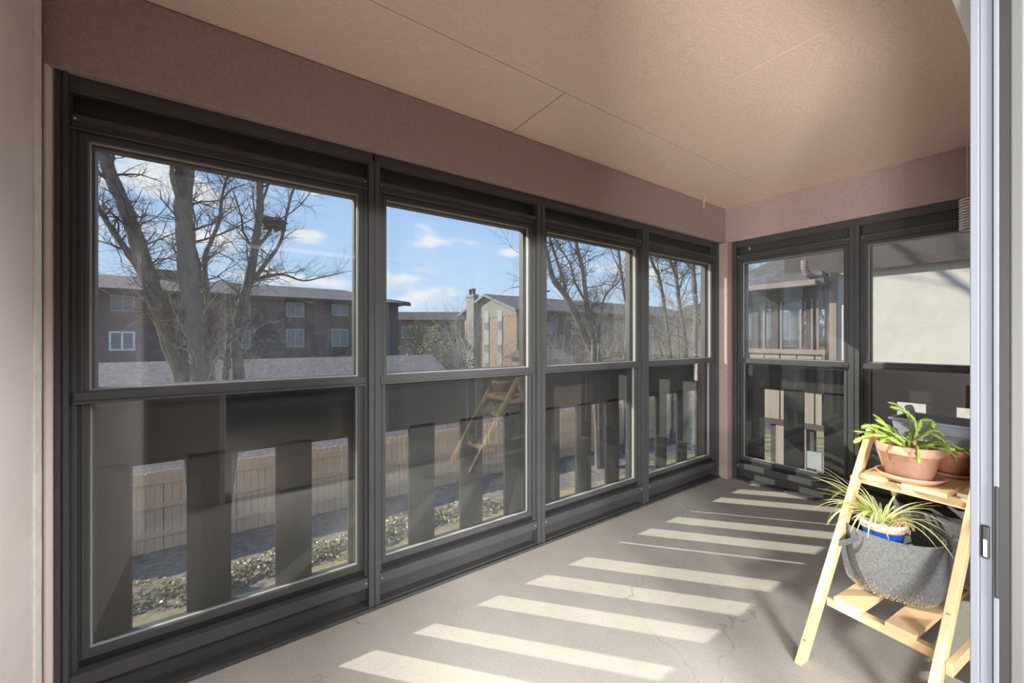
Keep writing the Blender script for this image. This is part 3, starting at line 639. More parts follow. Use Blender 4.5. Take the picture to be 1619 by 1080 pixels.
# ------------------------------------------------------------ grow bags
def grow_bag(c, r, h, label, seed, squish=1.0, tilt=0):
    rr = random.Random(seed); t = thing('grow_bag', tuple(c), label, 'grow bag', 'felt grow bags on the lower tier'); x = (c.x, c.y, c.z)
    ph = [rr.uniform(0, 6) for _ in range(4)]
    def fn(th, z): return 1+.03*math.sin(2*th+ph[0])+.018*math.sin(3*th+ph[1])*(z/h)+.01*math.sin(5*th+ph[2])*(z/h)
    prof = [(0, 0), (r*.70, 0), (r*.86, .012), (r*.95, .035), (r*.995, .08), (r*1.02, h*.45), (r*1.0, h*.75), (r*.985, h-.001), (r*.985-.006, h), (r*.985-.008, h-.004), (r*.98-.010, h*.7), (r-.012, h*.42), (0, h*.42)]
    body = MB().lathe(prof, x, 64, fn=fn).build('body', M['felt'], t, smooth=True)
    MB().lathe([(0, h*.43), (r-.016, h*.425), (r-.016, h*.40), (0, h*.40)], x, 32, fn=fn).build('soil', M['soil'], t)
    cr = MB(); 
    for i in range(900):
        a = rr.uniform(-2.7, -.2)+ANG; z = abs(rr.gauss(0, .018))+.012; rad = (r*.87+min(1, z/.07)*r*.125)*fn(a, z)+.0012; s = rr.uniform(.0006, .0016)
        p = Vector((x[0]+math.cos(a)*rad, x[1]+math.sin(a)*rad, x[2]+z)); cr.obox(p, (s, 0, 0), (0, s, 0), (0, 0, s*.6))
    o = cr.build('mineral_crust', M['beigestain'], t); o['kind'] = 'stuff'
    return t, fn
def strap(t, c, r, h, ang, label=None, half=.28, drop=.03, outp=.045):
    mb = MB(); pts = []; n = 14; b = 0
    for i in range(n+1):
        s = i/n; a = ang+(s-.5)*2*half; bulge = math.sin(PI*s)
        rad = r*1.02+.004+outp*bulge; z = h-.045-drop*bulge+.018*abs(2*s-1)
        pts.append((a, rad, z))
    for (a, rad, z) in pts:
        p = Vector((c.x+math.cos(a)*rad, c.y+math.sin(a)*rad, c.z+z)); o = Vector((math.cos(a), math.sin(a), 0))
        for dz, do in ((-.012, 0), (.012, .0), (.012, .003), (-.012, .003)): mb.v.append(tuple(p+Vector((0, 0, dz))+o*do))
    for i in range(n):
        for j in range(4): j2 = (j+1) % 4; mb.f.append((i*4+j, i*4+j2, (i+1)*4+j2, (i+1)*4+j))
    return mb.build('handle', M['feltstrap'], t, smooth=False)
bc1 = LW(.136, .470, .2257); BR1 = .156; BH1 = .247
bag1, fn1 = grow_bag(bc1, BR1, BH1, 'grey felt grow bag at the front of the lower tier, holding the blue pot', 3)
strap(bag1, bc1, BR1, BH1, math.radians(-132)); strap(bag1, bc1, BR1, BH1, math.radians(48))
bc2 = LW(.190, .770, .2257)
bag2, fn2 = grow_bag(bc2, .140, .300, 'rear grey felt grow bag on the lower tier, shaded by the upper tier', 8)
strap(bag2, bc2, .140, .300, math.radians(-20), outp=.02); strap(bag2, bc2, .140, .300, math.radians(110))

# blue pot in the front bag
bp = LW(.108, .452, .2257+BH1*.43+.012); bt = thing('blue_pot', tuple(bp), 'cobalt blue glazed pot with white rim inside the front grow bag', 'flower pot')
hx = (bp.x, bp.y, bp.z); HB = .158
o = MB().lathe([(0, 0), (.052, 0), (.071, HB-.032), (.0715, HB-.030), (.065, HB-.032), (.046, .01), (0, .01)], hx, 48, fn=lambda th, z: 1+.012*math.sin(12*th)).build('body', M['bluepot'], bt, smooth=True)
MB().lathe([(.0705, HB-.033), (.0725, HB-.033), (.0745, HB-.020), (.0685, HB-.020)], hx, 48).build('pink_band', M['pinkglaze'], bt, smooth=True)
MB().lathe([(.067, HB-.0205), (.0745, HB-.0205), (.0765, HB-.004), (.0755, HB), (.070, HB), (.067, HB-.006)], hx, 48).build('rim', M['whiteglaze'], bt, smooth=True)
MB().lathe([(0, HB-.015), (.066, HB-.018), (.064, HB-.035), (0, HB-.035)], hx, 30).build('bark_mulch', M['chips'], bt)

# spider plant
def ribbon(mb, pts, w):
    b = len(mb.v); n = len(pts)
    for i, p in enumerate(pts):
        t = (pts[min(i+1, n-1)]-pts[max(i-1, 0)]).normalized(); side = t.cross(Vector((0, 0, 1)))
        if side.length < .1: side = t.cross(RV)
        side.normalize(); s = i/(n-1); ww = w*(min(1, .55+s*2.5))*(1-s**3)**.7 + .0003; nn = side.cross(t).normalized()
        for k, (a, h) in enumerate(((-1, .18), (0, 0), (1, .18))):
            mb.v.append(tuple(p+side*ww*a+nn*ww*h)); mb.uv.append((k/2, s))
    for i in range(n-1):
        for j in range(2): mb.f.append((b+i*3+j, b+i*3+j+1, b+(i+1)*3+j+1, b+(i+1)*3+j))
spt = thing('spider_plant', tuple(bp+Vector((0, 0, HB-.02))), 'striped spider plant with long arching leaves in the blue pot', 'houseplant')
mb = MB(); mb.uv = []; rr = random.Random(21); base = bp+Vector((.0, .0, HB-.018))
view_left = (-Rr*.85-Rn*.3).normalized()
for i in range(92):
    a = rr.uniform(0, 2*PI); out = Vector((math.cos(a), math.sin(a), 0))
    if rr.random() < .45: out = (out*.7+view_left*1.0).normalized()
    L_ = rr.uniform(.16, .31) if rr.random() < .75 else rr.uniform(.10, .17)
    rise = rr.uniform(.8, 2.1); d = (out+Vector((0, 0, rise))).normalized(); p = base+out*rr.uniform(0, .018)+Vector((0, 0, -.004)); pts = [p]
    n = 12; sag = rr.uniform(.06, .20)*(1.3 if L_ > .24 else 1)
    for k in range(n):
        p = p+d*(L_/n); pts.append(p); d = (d+Vector((rr.uniform(-.02, .02), rr.uniform(-.02, .02), -sag))).normalized()
        if p.z < bp.z+HB+.0 and (p.xy-base.xy).length < .16: d.z = max(d.z, -.05)
    ribbon(mb, pts, rr.uniform(.0025, .0048))
mb.build('leaves', M['spider'], spt, smooth=True)
mb = MB()
for i in range(16):
    a = rr.uniform(-1.3, 1.0); r0 = rr.uniform(.02, .045); c0 = base+Vector((math.cos(a)*.055, math.sin(a)*.055, -.002)); pts = []
    ax = Vector((rr.uniform(-1, 1), rr.uniform(-1, 1), 0)).normalized()
    for k in range(11): th = k/10*rr.uniform(3.6, 4.4); pts.append(c0+ax*(math.cos(th)*r0)+Vector((0, 0, 1))*(abs(math.sin(th))*r0*1.1)+Vector((math.cos(a), math.sin(a), 0))*(k*.002))
    mb.tube(pts, .0013, 4)
mb.build('dead_leaves', M['dryleaf'], spt)

# ------------------------------------------------------------ plastic window box and tube on the upper tier
plt = thing('window_box', tuple(LW(.185, .86, ZT)), 'slate blue plastic window box behind the two terracotta pots', 'planter')
def ring(w0, w1, d0, d1, z): return [LW(w0, d0, z), LW(w1, d0, z), LW(w1, d1, z), LW(w0, d1, z)]
mb = MB()
lv = [ring(.080, .305, .772, .955, ZT+.001), ring(.052, .322, .745, .975, ZT+.165), ring(.050, .323, .743, .977, ZT+.167), ring(.046, .326, .739, .981, ZT+.205), ring(.036, .334, .729, .991, ZT+.208), ring(.036, .334, .729, .991, ZT+.218),
      ring(.050, .322, .743, .977, ZT+.218), ring(.085, .300, .777, .950, ZT+.012)]
for rg in lv: mb.v += [tuple(p) for p in rg]
for i in range(len(lv)-1):
    for j in range(4): j2 = (j+1) % 4; mb.f.append((i*4+j, i*4+j2, (i+1)*4+j2, (i+1)*4+j))
mb.f.append((3, 2, 1, 0)); mb.f.append(tuple(4*(len(lv)-1)+j for j in range(4)))
mb.build('body', M['planter'], plt, bevel=.003)
a = LW(.115, .93, ZT+.03); b = LW(.085, .80, ZT+.268)
tb = MB(); d = (b-a).normalized(); tb.tube([a, a+d*.10, b-d*.002, b], [.0115, .0125, .0150, .0135], 20)
tag(tb.build('trowel_handle', M['toolgrey'], loc=tuple(a), smooth=False), 'grey metal tube handle standing in the slate blue window box', 'tool handle')

# ------------------------------------------------------------ hooks and the hanging coil
def hook(p, label, s=1.0, links=2):
    t = thing('ceiling_hook', tuple(p), label, 'hook'); mb = MB(); x = Vector(p)
    mb.tube([x, x-Vector((0, 0, .018*s))], .0022, 8)
    pts = [x-Vector((0, 0, .018*s))+Vector((math.sin(a)*.009*s, 0, -.009*s*(1-math.cos(a)))) for a in [i*PI*1.5/10 for i in range(11)]]; mb.tube(pts, .0022, 8); mb.build('screw_hook', M['white'], t)
    if links:
        q = x-Vector((0, 0, .036*s)); ck = MB()
        for i in range(links):
            ax = Vector((1, .3, 0)).normalized() if i % 2 else Vector((-.3, 1, 0)).normalized(); cc_ = q-Vector((0, 0, .015*i*s+.006))
            ck.tube([cc_+ax*(math.cos(a)*.006*s)+Vector((0, 0, math.sin(a)*.010*s)) for a in [k*2*PI/12 for k in range(13)]], .0020, 6)
        ck.build('chain_link', M['white'], t)
    return t
hook((-1.80, 3.20, ZC), 'white screw hook with short chain at the ceiling near the far corner', 1.25, 3)
hook((-1.695, 3.752, 2.076), 'small white hook on the dark top panel of the end window', .9, 0)
cbase = Vector((-.392, 3.56, 1.90)); cr_ = thing('hanging_coil', tuple(cbase), 'clear white ribbed plastic coil hanging at the top of the end window', 'hanging coil')
mb = MB(); pts = []
for i in range(160): th = i/160*2*PI*11; pts.append(cbase+Vector((math.cos(th)*.028, math.sin(th)*.028, i/160*.185)))
mb.tube(pts, .0065, 6); mb.build('coil', M['white'], cr_, smooth=True)
MB().tube([cbase+Vector((0, 0, .17)), cbase+Vector((0, .0, ZC-cbase.z))], .0022, 6).build('cord', M['white'], cr_)

# ================================================================== OUTSIDE
GZ = -3.4
gp = [(-160, GZ), (-12, GZ), (-11.3, GZ+.02), (-9.8, GZ+.28), (-8.6, GZ+.52), (-6.5, GZ+.72), (-4, GZ+.78), (60, GZ+.78)]
gm = MB(); gm.prism([(x, -90, z) for x, z in gp]+[(60, -90, GZ-.5), (-160, -90, GZ-.5)], (0, 260, 0))
def GH(x):
    for (a, za), (b, zb) in zip(gp, gp[1:]):
        if a <= x <= b: return za+(zb-za)*(x-a)/(b-a)
struct(gm.build('ground', M['ground']), 'lawn strewn with dead leaves below the porch', 'ground')
dv = MB().box(-33, -18.6, -60, 40, GZ, GZ+.012).build('driveway', M['asphalt'], loc=(-26, 0, GZ)); struct(dv, 'grey asphalt drive beyond the carport', 'driveway')

# cedar fence
fn_ = thing('cedar_fence', (-11.5, 6, GZ), 'tan cedar picket fence with scalloped top beyond the leaf strewn yard', 'fence')
pk = MB(); y = -9.0; rr = random.Random(2); FT = GZ+1.77
while y < 26:
    w = .138; h = FT+rr.uniform(-.015, .015); x = -11.5+rr.uniform(-.004, .004)
    pk.prism([(x, y, GZ+.04), (x, y+w, GZ+.04), (x, y+w, h-.03), (x, y+w*.78, h), (x, y+w*.22, h), (x, y, h-.03)], (-.018, 0, 0)); y += .145 if rr.random() < .8 else .152
pk.build('pickets', M['fence'], fn_)
for z in (GZ+.36, GZ+.98, GZ+1.50): MB().box(-11.498, -11.455, -9, 26, z, z+.085).build('rail', M['fence'], fn_)
for i in range(15): yy = -8.9+i*2.44; MB().box(-11.62, -11.52, yy, yy+.09, GZ, FT-.06).build('post', M['fence'], fn_)

# carport with wide shingle roof
cpt = thing('carport', (-15.5, -5, GZ), 'long low carport with brown shingle roof behind the cedar fence', 'carport')
MB().prism([(-12.3, -40, -1.86), (-18.2, -40, .46), (-24.1, -40, -1.86), (-24.1, -40, -1.98), (-18.2, -40, .34), (-12.3, -40, -1.98)], (0, 47.9, 0)).build('roof', M['garageroof'], cpt)
MB().box(-12.36, -12.28, -40, 7.9, -2.05, -1.85).build('fascia', M['greylight'], cpt)
for i in range(9): yy = -38+i*5.6; MB().box(-12.95, -12.8, yy, yy+.15, GZ, -1.95).build('post', M['railwood'], cpt); 
MB().box(-23.4, -23.2, -39.5, 7.4, GZ, -1.8).build('back_wall', M['brickdark'], cpt)

# apartment blocks
def windows(root, rects, fr, pane_m='winglass', frame_m='greylight', d=.08):
    for (ua, ub, za, zb) in rects:
        def bx(mb, a, b, da, db, z0, z1):
            p = fr(a, da); q = fr(b, db); mb.obox(((p.x+q.x)/2, (p.y+q.y)/2, (z0+z1)/2), (fr(b, da)-fr(a, da))/2, (fr(a, db)-fr(a, da))/2, (0, 0, (z1-z0)/2))
        f = MB(); e = .09
        bx(f, ua, ua+e, 0, d, za, zb); bx(f, ub-e, ub, 0, d, za, zb); bx(f, ua+e, ub-e, 0, d, za, za+e); bx(f, ua+e, ub-e, 0, d, zb-e, zb); bx(f, (ua+ub)/2-e/2, (ua+ub)/2+e/2, 0, d, za+e, zb-e)
        w = f.build('window', M[frame_m], root)
        g = MB(); bx(g, ua+e*.5, ub-e*.5, .005, d*.5, za+e*.5, zb-e*.5); g.build('pane', M[pane_m], w)
b1 = thing('apartment_building', (-37, -10, GZ), 'long dark brown brick apartment building behind the tree trunks', 'building')
BX = -34.0
MB().box(-46, BX, -55, 11.7, GZ, 4.30).build('wall', M['brickdark'], b1)
MB().prism([(BX+.7, 12.5, 4.15), (BX+.7, 12.5, 4.35), (-40, 7, 5.65), (-47, 12.5, 4.35), (-47, 12.5, 4.15)], (0, 0, .001)).build('soffit', M['railwood'], b1)
rf = MB(); v = [(BX+.7, -56, 4.2), (BX+.7, 12.5, 4.2), (-46.7, 12.5, 4.2), (-46.7, -56, 4.2), (-38.5, 8.2, 5.62), (-41.5, 8.2, 5.62), (-41.5, -52, 5.62), (-38.5, -52, 5.62)]
rf.v = v; rf.f = [(0, 1, 2, 3), (0, 1, 4, 7), (1, 2, 5, 4), (2, 3, 6, 5), (3, 0, 7, 6), (4, 5, 6, 7)]; rf.build('roof', M['roof'], b1)
MB().box(BX+.68, BX+.78, -56, 12.55, 4.02, 4.26).build('fascia', M['railwood'], b1)
frX = lambda X: (lambda u, d: Vector((X+d, u, 0)))
def rectX(px0, px1, py0, py1, X): a = atX(px0, py0, X); b = atX(px1, py1, X); return (a.y, b.y, b.z, a.z)
wr = [rectX(175, 213, 466, 493, BX), rectX(288, 312, 470, 500, BX), rectX(370, 396, 472, 505, BX), rectX(452, 481, 477, 502, BX), rectX(524, 550, 480, 500, BX),
      rectX(452, 481, 520, 549, BX), rectX(524, 550, 520, 548, BX), rectX(290, 314, 525, 553, BX), rectX(370, 396, 522, 551, BX), rectX(586, 603, 486, 508, BX), rectX(586, 603, 520, 545, BX)]
windows(b1, wr, frX(BX))
windows(b1, [rectX(173, 214, 524, 554, BX)], frX(BX), frame_m='white', d=.14)
for (px0, px1) in ((449, 484), (521, 553)):   # recessed dark bays around the stacked windows
    a = atX(px0, 500, BX).y; b = atX(px1, 500, BX).y; MB().box(BX-.02, BX+.03, a, b, GZ, 4.0).build('bay_panel', M['darksiding'], b1)
for yy in (-4.6,): MB().box(-39.5, -38.3, yy, yy+1.5, 5.4, 6.25).build('chimney', M['brickdark'], b1)
lp = atX(490, 477, BX+.2); MB().lathe([(0, -.16), (.25, -.1), (.42, .05), (.30, .12), (0, .14)], tuple(lp), 16).build('wall_lamp', M['lampshade'], b1, smooth=True)

# distant dark block, turned to face us
b2 = thing('apartment_building', tuple(FV*62-RV*10+Vector((0, 0, GZ))), 'distant dark grey apartment block between the brick block and the chimney', 'building')
c2 = FV*62-RV*11.8
MB().obox((c2.x, c2.y, (GZ+3.95)/2), RV*8.5, FV*4, (0, 0, (3.95-GZ)/2)).build('wall', M['brickdark'], b2)
a = c2-FV*4.6; mbr = MB(); mbr.prism([a-RV*9.2+Vector((0, 0, 3.9)), a+FV*3.6-RV*9.2+Vector((0, 0, 5.25)), a+FV*5.6-RV*9.2+Vector((0, 0, 5.25)), a+FV*9.2-RV*9.2+Vector((0, 0, 3.9))], RV*18.4); mbr.build('roof', M['roofdark'], b2)
fr2 = lambda u, d: c2-FV*(4.0+d)+RV*u
windows(b2, [(-6.6, -5.0, 1.2, 2.9), (-4.2, -2.4, 1.2, 3.0), (-1.0, .6, 1.2, 2.9), (2.0, 3.8, 1.2, 3.0), (-6.6, -5.0, -1.9, -.2), (-3.6, -2.0, -1.9, -.2), (-.4, 1.6, -1.9, .2), (3.0, 4.8, -1.9, -.2)], fr2, 'winglass', 'greylight')

# tan gabled block
b3 = thing('apartment_building', (-43, 45, GZ), 'tan orange brick gabled building right of the grey chimney', 'building')
X0, X1, Y0 = -49.0, -36.6, 26.2; XP = -42.8; ZE = 4.75; ZP = 6.6
MB().box(X0, X1, Y0, 62, GZ, ZE-.25).build('wall', M['bricktan'], b3)
MB().prism([(X0, Y0, ZE-.9), (X1, Y0, ZE-.9), (X1, Y0, ZE-.25), (XP, Y0, ZP-.12), (X0, Y0, ZE-.25)], (0, -.05, 0)).build('gable_siding', M['greywood'], b3)
sid = MB().box(X1, X1+.06, Y0, 62, GZ, ZE-.25); sid.build('side_shade_sheet', M['brickdark'], b3)  # dark brick sheet puts the shade on this side into its colour
for sgn, xe in ((-1, X0-.7), (1, X1+.7)):
    ze = ZE-.42; MB().prism([(xe, Y0-.6, ze), (XP, Y0-.6, ZP-.02), (XP, Y0-.6, ZP+.18), (xe, Y0-.6, ze+.2)], (0, 37, 0)).build('roof', M['roof'], b3)
    MB().prism([(xe, Y0-.7, ze-.12), (XP, Y0-.7, ZP-.14), (XP, Y0-.7, ZP+.14), (xe, Y0-.7, ze+.16)], (0, .1, 0)).build('rake_board', M['greywood'], b3)
def rectY(px0, px1, py0, py1, Y): a = atY(px0, py0, Y); b = atY(px1, py1, Y); return (a.x, b.x, b.z, a.z)
for (p0, p1) in ((766, 773), (787, 794)):
    q = rectY(p0, p1, 491, 583, Y0-.06); MB().box(q[0], q[1], Y0-.1, Y0, GZ, q[3]).build('panel_strip', M['greylight'], b3)
    frY = lambda u, d: Vector((u, Y0-.1-d, 0))
    windows(b3, [(q[0]+.1, q[1]-.1, z, z+1.1) for z in (2.2, -.6, -2.9)], frY, 'winglass', 'greylight', .05)
frS = lambda u, d: Vector((X1+.06+d, u, 0))
windows(b3, [(u, u+1.4, z, z+1.5) for u in (30, 34.5, 39, 44, 50) for z in (1.7, -1.2)], frS)
ch = thing('chimney_stack', (-46.1, 25.8, GZ), 'tall pale grey chimney stack with two dark pots on top', 'chimney')
MB().box(-47.1, -45.1, 25.45, 26.15, GZ, 6.95).build('shaft', M['greywood'], ch)
MB().box(-47.2, -45.0, 25.35, 26.18, 6.6, 6.8).build('cap', M['greywood'], ch)
for xx in (-46.6, -45.7): MB().lathe([(0, 0), (.2, 0), (.2, .6), (.28, .62), (.28, .75), (0, .8)], (xx, 25.8, 6.95), 12).build('flue_pot', M['black'], ch)
sh = thing('small_garage', (-31, 24.5, GZ), 'small garage with low brown roof in front of the tan building', 'garage')
MB().box(-33, -29.2, 23, 27, GZ, -.7).build('wall', M['greywood'], sh)
MB().prism([(-33.6, 22.5, -.75), (-28.7, 22.5, -.75), (-31.1, 24.9, .2), (-31.2, 24.9, .2)], (0, 0, .1)).build('roof_front', M['roof'], sh)
MB().prism([(-33.6, 22.5, -.75), (-31.1, 22.5, .15), (-28.7, 22.5, -.75)], (0, 5, 0)).build('roof', M['roof'], sh)
b5 = thing('apartment_building', (-29, 62, GZ), 'grey tan apartment block glimpsed behind the corner trunks', 'building')
MB().box(-40, -26, 62, 72, GZ, 5.2).build('wall', M['greywood'], b5)
MB().prism([(-40.6, 61.4, 5.1), (-25.4, 61.4, 5.1), (-25.4, 66.5, 7.0), (-40.6, 66.5, 7.0)], (0, 0, .12)).build('roof', M['roofdark'], b5)
windows(b5, [(u, u+1.5, z, z+1.7) for u in (-38, -34, -30.5) for z in (2.4, -.8)], lambda u, d: Vector((u, 62-d, 0)))

# cream house and its neighbours far beyond the next porch
for i, (px, dist, w, hh, mt, lb) in enumerate(((1262, 74, 4.5, 2.6, 'creamsiding', 'small cream house seen through the screened porch'), (1222, 125, 7, 3.2, 'beigeboard', 'distant beige house left of the cream house'), (1306, 140, 6, 3.0, 'greywood', 'distant grey house right of the cream house'))):
    v = ray(px, HY); c = Vector((v.x, v.y, 0))*(dist/1.2); t = thing('house', (c.x, c.y, GZ), lb, 'house')
    ax = Vector((v.y, -v.x, 0)).normalized(); ay = Vector((v.x, v.y, 0)).normalized(); zb = GZ+hh+.4+1.6
    MB().obox((c.x, c.y, (GZ+zb)/2), ax*w, ay*4, (0, 0, (zb-GZ)/2)).build('wall', M[mt], t)
    q = c-ay*4.5-ax*(w+.5); MB().prism([q+Vector((0, 0, zb)), q+ay*4.5+Vector((0, 0, zb+2.2)), q+ay*9+Vector((0, 0, zb))], ax*(2*w+1)).build('roof', M['roof'], t)
    windows(t, [(u, u+1.2, zb-1.9, zb-.6) for u in (-5, -1.5, 2.4)], (lambda c, ax, ay: (lambda u, d: c-ay*(4+d)+ax*u))(c, ax, ay))

# ------------------------------------------------------------ neighbouring building beyond the end windows
YN = 8.35
nb = thing('neighbour_building', (0.5, YN, GZ), 'cream stucco neighbouring wing with dark brown band under its eave', 'building')
MB().box(-2.44, 6, YN, YN+.3, GZ, 2.37).build('stucco_wall', M['stucco'], nb)
MB().box(-3.2, 6, YN+.10, YN+.3, 2.37, 3.5).build('gable_siding', M['darksiding'], nb); MB().box(-2.3, 6, YN-.06, YN+.1, 2.37, 3.4).build('eave_band', M['darksiding'], nb)
MB().box(-2.36, 6.1, YN-.14, YN-.06, 2.34, 2.46).build('eave_board', M['darksiding'], nb)
MB().box(-2.47, -2.37, YN-.05, YN+.0, GZ, 2.37).build('corner_board', M['taupe'], nb)
npch = thing('screened_porch', (-3.2, 9.6, GZ), 'neighbouring screened porch with hipped shingle roof and dark posts', 'porch')
XA, XB, YA, YB = -4.05, -2.60, 8.4, 11.2
rfm = MB(); ez = 2.22
rfm.v = [(XA-.45, YA-.4, ez), (XB+.15, YA-.4, ez), (XB+.15, YB+.4, ez), (XA-.45, YB+.4, ez), (-3.40, 9.9, 3.20), (-3.20, 9.9, 3.20), (XA-.45, YA-.4, ez-.05), (XB+.15, YA-.4, ez-.05), (XB+.15, YB+.4, ez-.05), (XA-.45, YB+.4, ez-.05)]
rfm.f = [(0, 1, 5, 4), (1, 2, 5), (2, 3, 4, 5), (3, 0, 4), (6, 7, 1, 0), (7, 8, 2, 1), (8, 9, 3, 2), (9, 6, 0, 3), (9, 8, 7, 6)]
rfm.build('roof', M['roof'], npch)
MB().box(XA-.50, XB+.05, YA-.48, YA-.40, ez-.07, ez+.02).build('gutter', M['taupe'], npch)
MB().box(XA-.5, XA-.42, YA-.4, YB+.4, ez-.07, ez+.02).build('side_gutter', M['taupe'], npch)
MB().box(XA, XB, YA, YA+.12, 1.92, ez-.05).build('front_beam', M['darksiding'], npch); MB().box(XA, XB, YB-.12, YB, 1.92, ez-.05).build('back_beam', M['darksiding'], npch); MB().box(XA, XA+.12, YA+.12, YB-.12, 1.92, ez-.05).build('side_beam', M['darksiding'], npch)
for px in (1193, 1224, 1280): x = atY(px, 500, YA).x; MB().box(x-.06, x+.06, YA+.01, YA+.13, GZ, 1.95).build('post', M['darksiding'], npch)
for x in (XA+.06, -3.3, XB-.08): MB().box(x-.06, x+.06, YB-.13, YB-.01, GZ, 1.95).build('post', M['darksiding'], npch)
for px in (1235, 1266, 1284, 1293, 1208): x = atY(px, 500, YA).x; MB().box(x-.014, x+.014, YA-.01, YA+.03, 1.0, 1.95).build('mullion', M['taupe'], npch)
for x in (-3.85, -3.6, -3.05, -2.9): MB().box(x-.014, x+.014, YB-.04, YB, 1.0, 1.95).build('mullion', M['taupe'], npch)
for y in (9.1, 9.8, 10.5): MB().box(XA, XA+.03, y-.014, y+.014, 1.0, 1.95).build('mullion', M['taupe'], npch)
MB().box(XA, XB, YA+.045, YA+.05, 1.03, 1.93).build('front_pane', M['clearglass'], npch); MB().box(XA+.045, XA+.05, YA, YB, 1.03, 1.93).build('side_pane', M['clearglass'], npch)
MB().box(XA-.03, XB+.06, YA-.06, YA+.10, .97, 1.055).build('sill_rail', M['taupe'], npch); MB().box(XA, XB, YB-.1, YB, .97, 1.05).build('back_sill', M['taupe'], npch)
MB().box(XA-.02, XA+.08, YA, YB, .97, 1.05).build('side_sill', M['taupe'], npch)
x = XA
while x < XB-.02: MB().box(x, min(x+.25, XB), YA-.02, YA+.01, -.26, .97).build('apron_board', M['beigeboard'], npch); x += .272
MB().box(XA, XB, YA+.011, YB-.02, -.30, -.12).build('deck', M['darksiding'], npch); MB().box(XA, XA+.02, YA+.02, YB, -.26, .97).build('side_apron', M['beigeboard'], npch); MB().box(XA, XB, YB-.02, YB, -.26, .97).build('back_apron', M['beigeboard'], npch)
MB().box(XA-.03, XB+.06, YA-.05, YA+.01, -.36, -.26).build('rim_joist', M['darksiding'], npch)
for px in (1240, 1262): x = atY(px, 700, YA).x; MB().box(x-.13, x+.13, YA-.03, YA+.01, GZ, -.36).build('lower_panel', M['beigeboard'], npch)
MB().box(-3.25, XB, YA-.02, YA+.04, -1.05, -.75).build('lower_band', M['greylight'], npch)
dsp = MB(); e0 = atY(1270, 414, 8.05); ps = [atY(1272, 412, 8.0), atY(1272, 424, 8.0), atY(1277, 434, 8.05), atY(1290, 440, 8.25), atY(1302, 447, 8.45), atY(1309, 456, 8.55), atY(1310.5, 470, 8.58)]
q = ps[-1]; ps.append(Vector((q.x, q.y, GZ)))
t = thing('downspout', (q.x, q.y, GZ), 'taupe corrugated downspout with a curved elbow under the neighbouring gutter', 'downspout')
el = MB(); fine = []
for i in range(len(ps)-2):
    for k in range(6): fine.append(ps[i].lerp(ps[i+1], k/6))
el.tube(fine, [.050+.006*(i % 2) for i in range(len(fine))], 12); el.build('elbow', M['taupe'], t)
MB().box(q.x-.052, q.x+.052, q.y-.04, q.y+.04, GZ, q.z+.02).build('pipe', M['taupe'], t, bevel=.01)
# patio and stoop below the neighbouring porch
struct(MB().box(-3.4, 3, 4.6, 8.3, GZ+.78, GZ+.82).build('patio', M['creamsiding'], loc=(-2, 6, GZ+.78)), 'pale concrete patio below the neighbouring porch', 'patio')

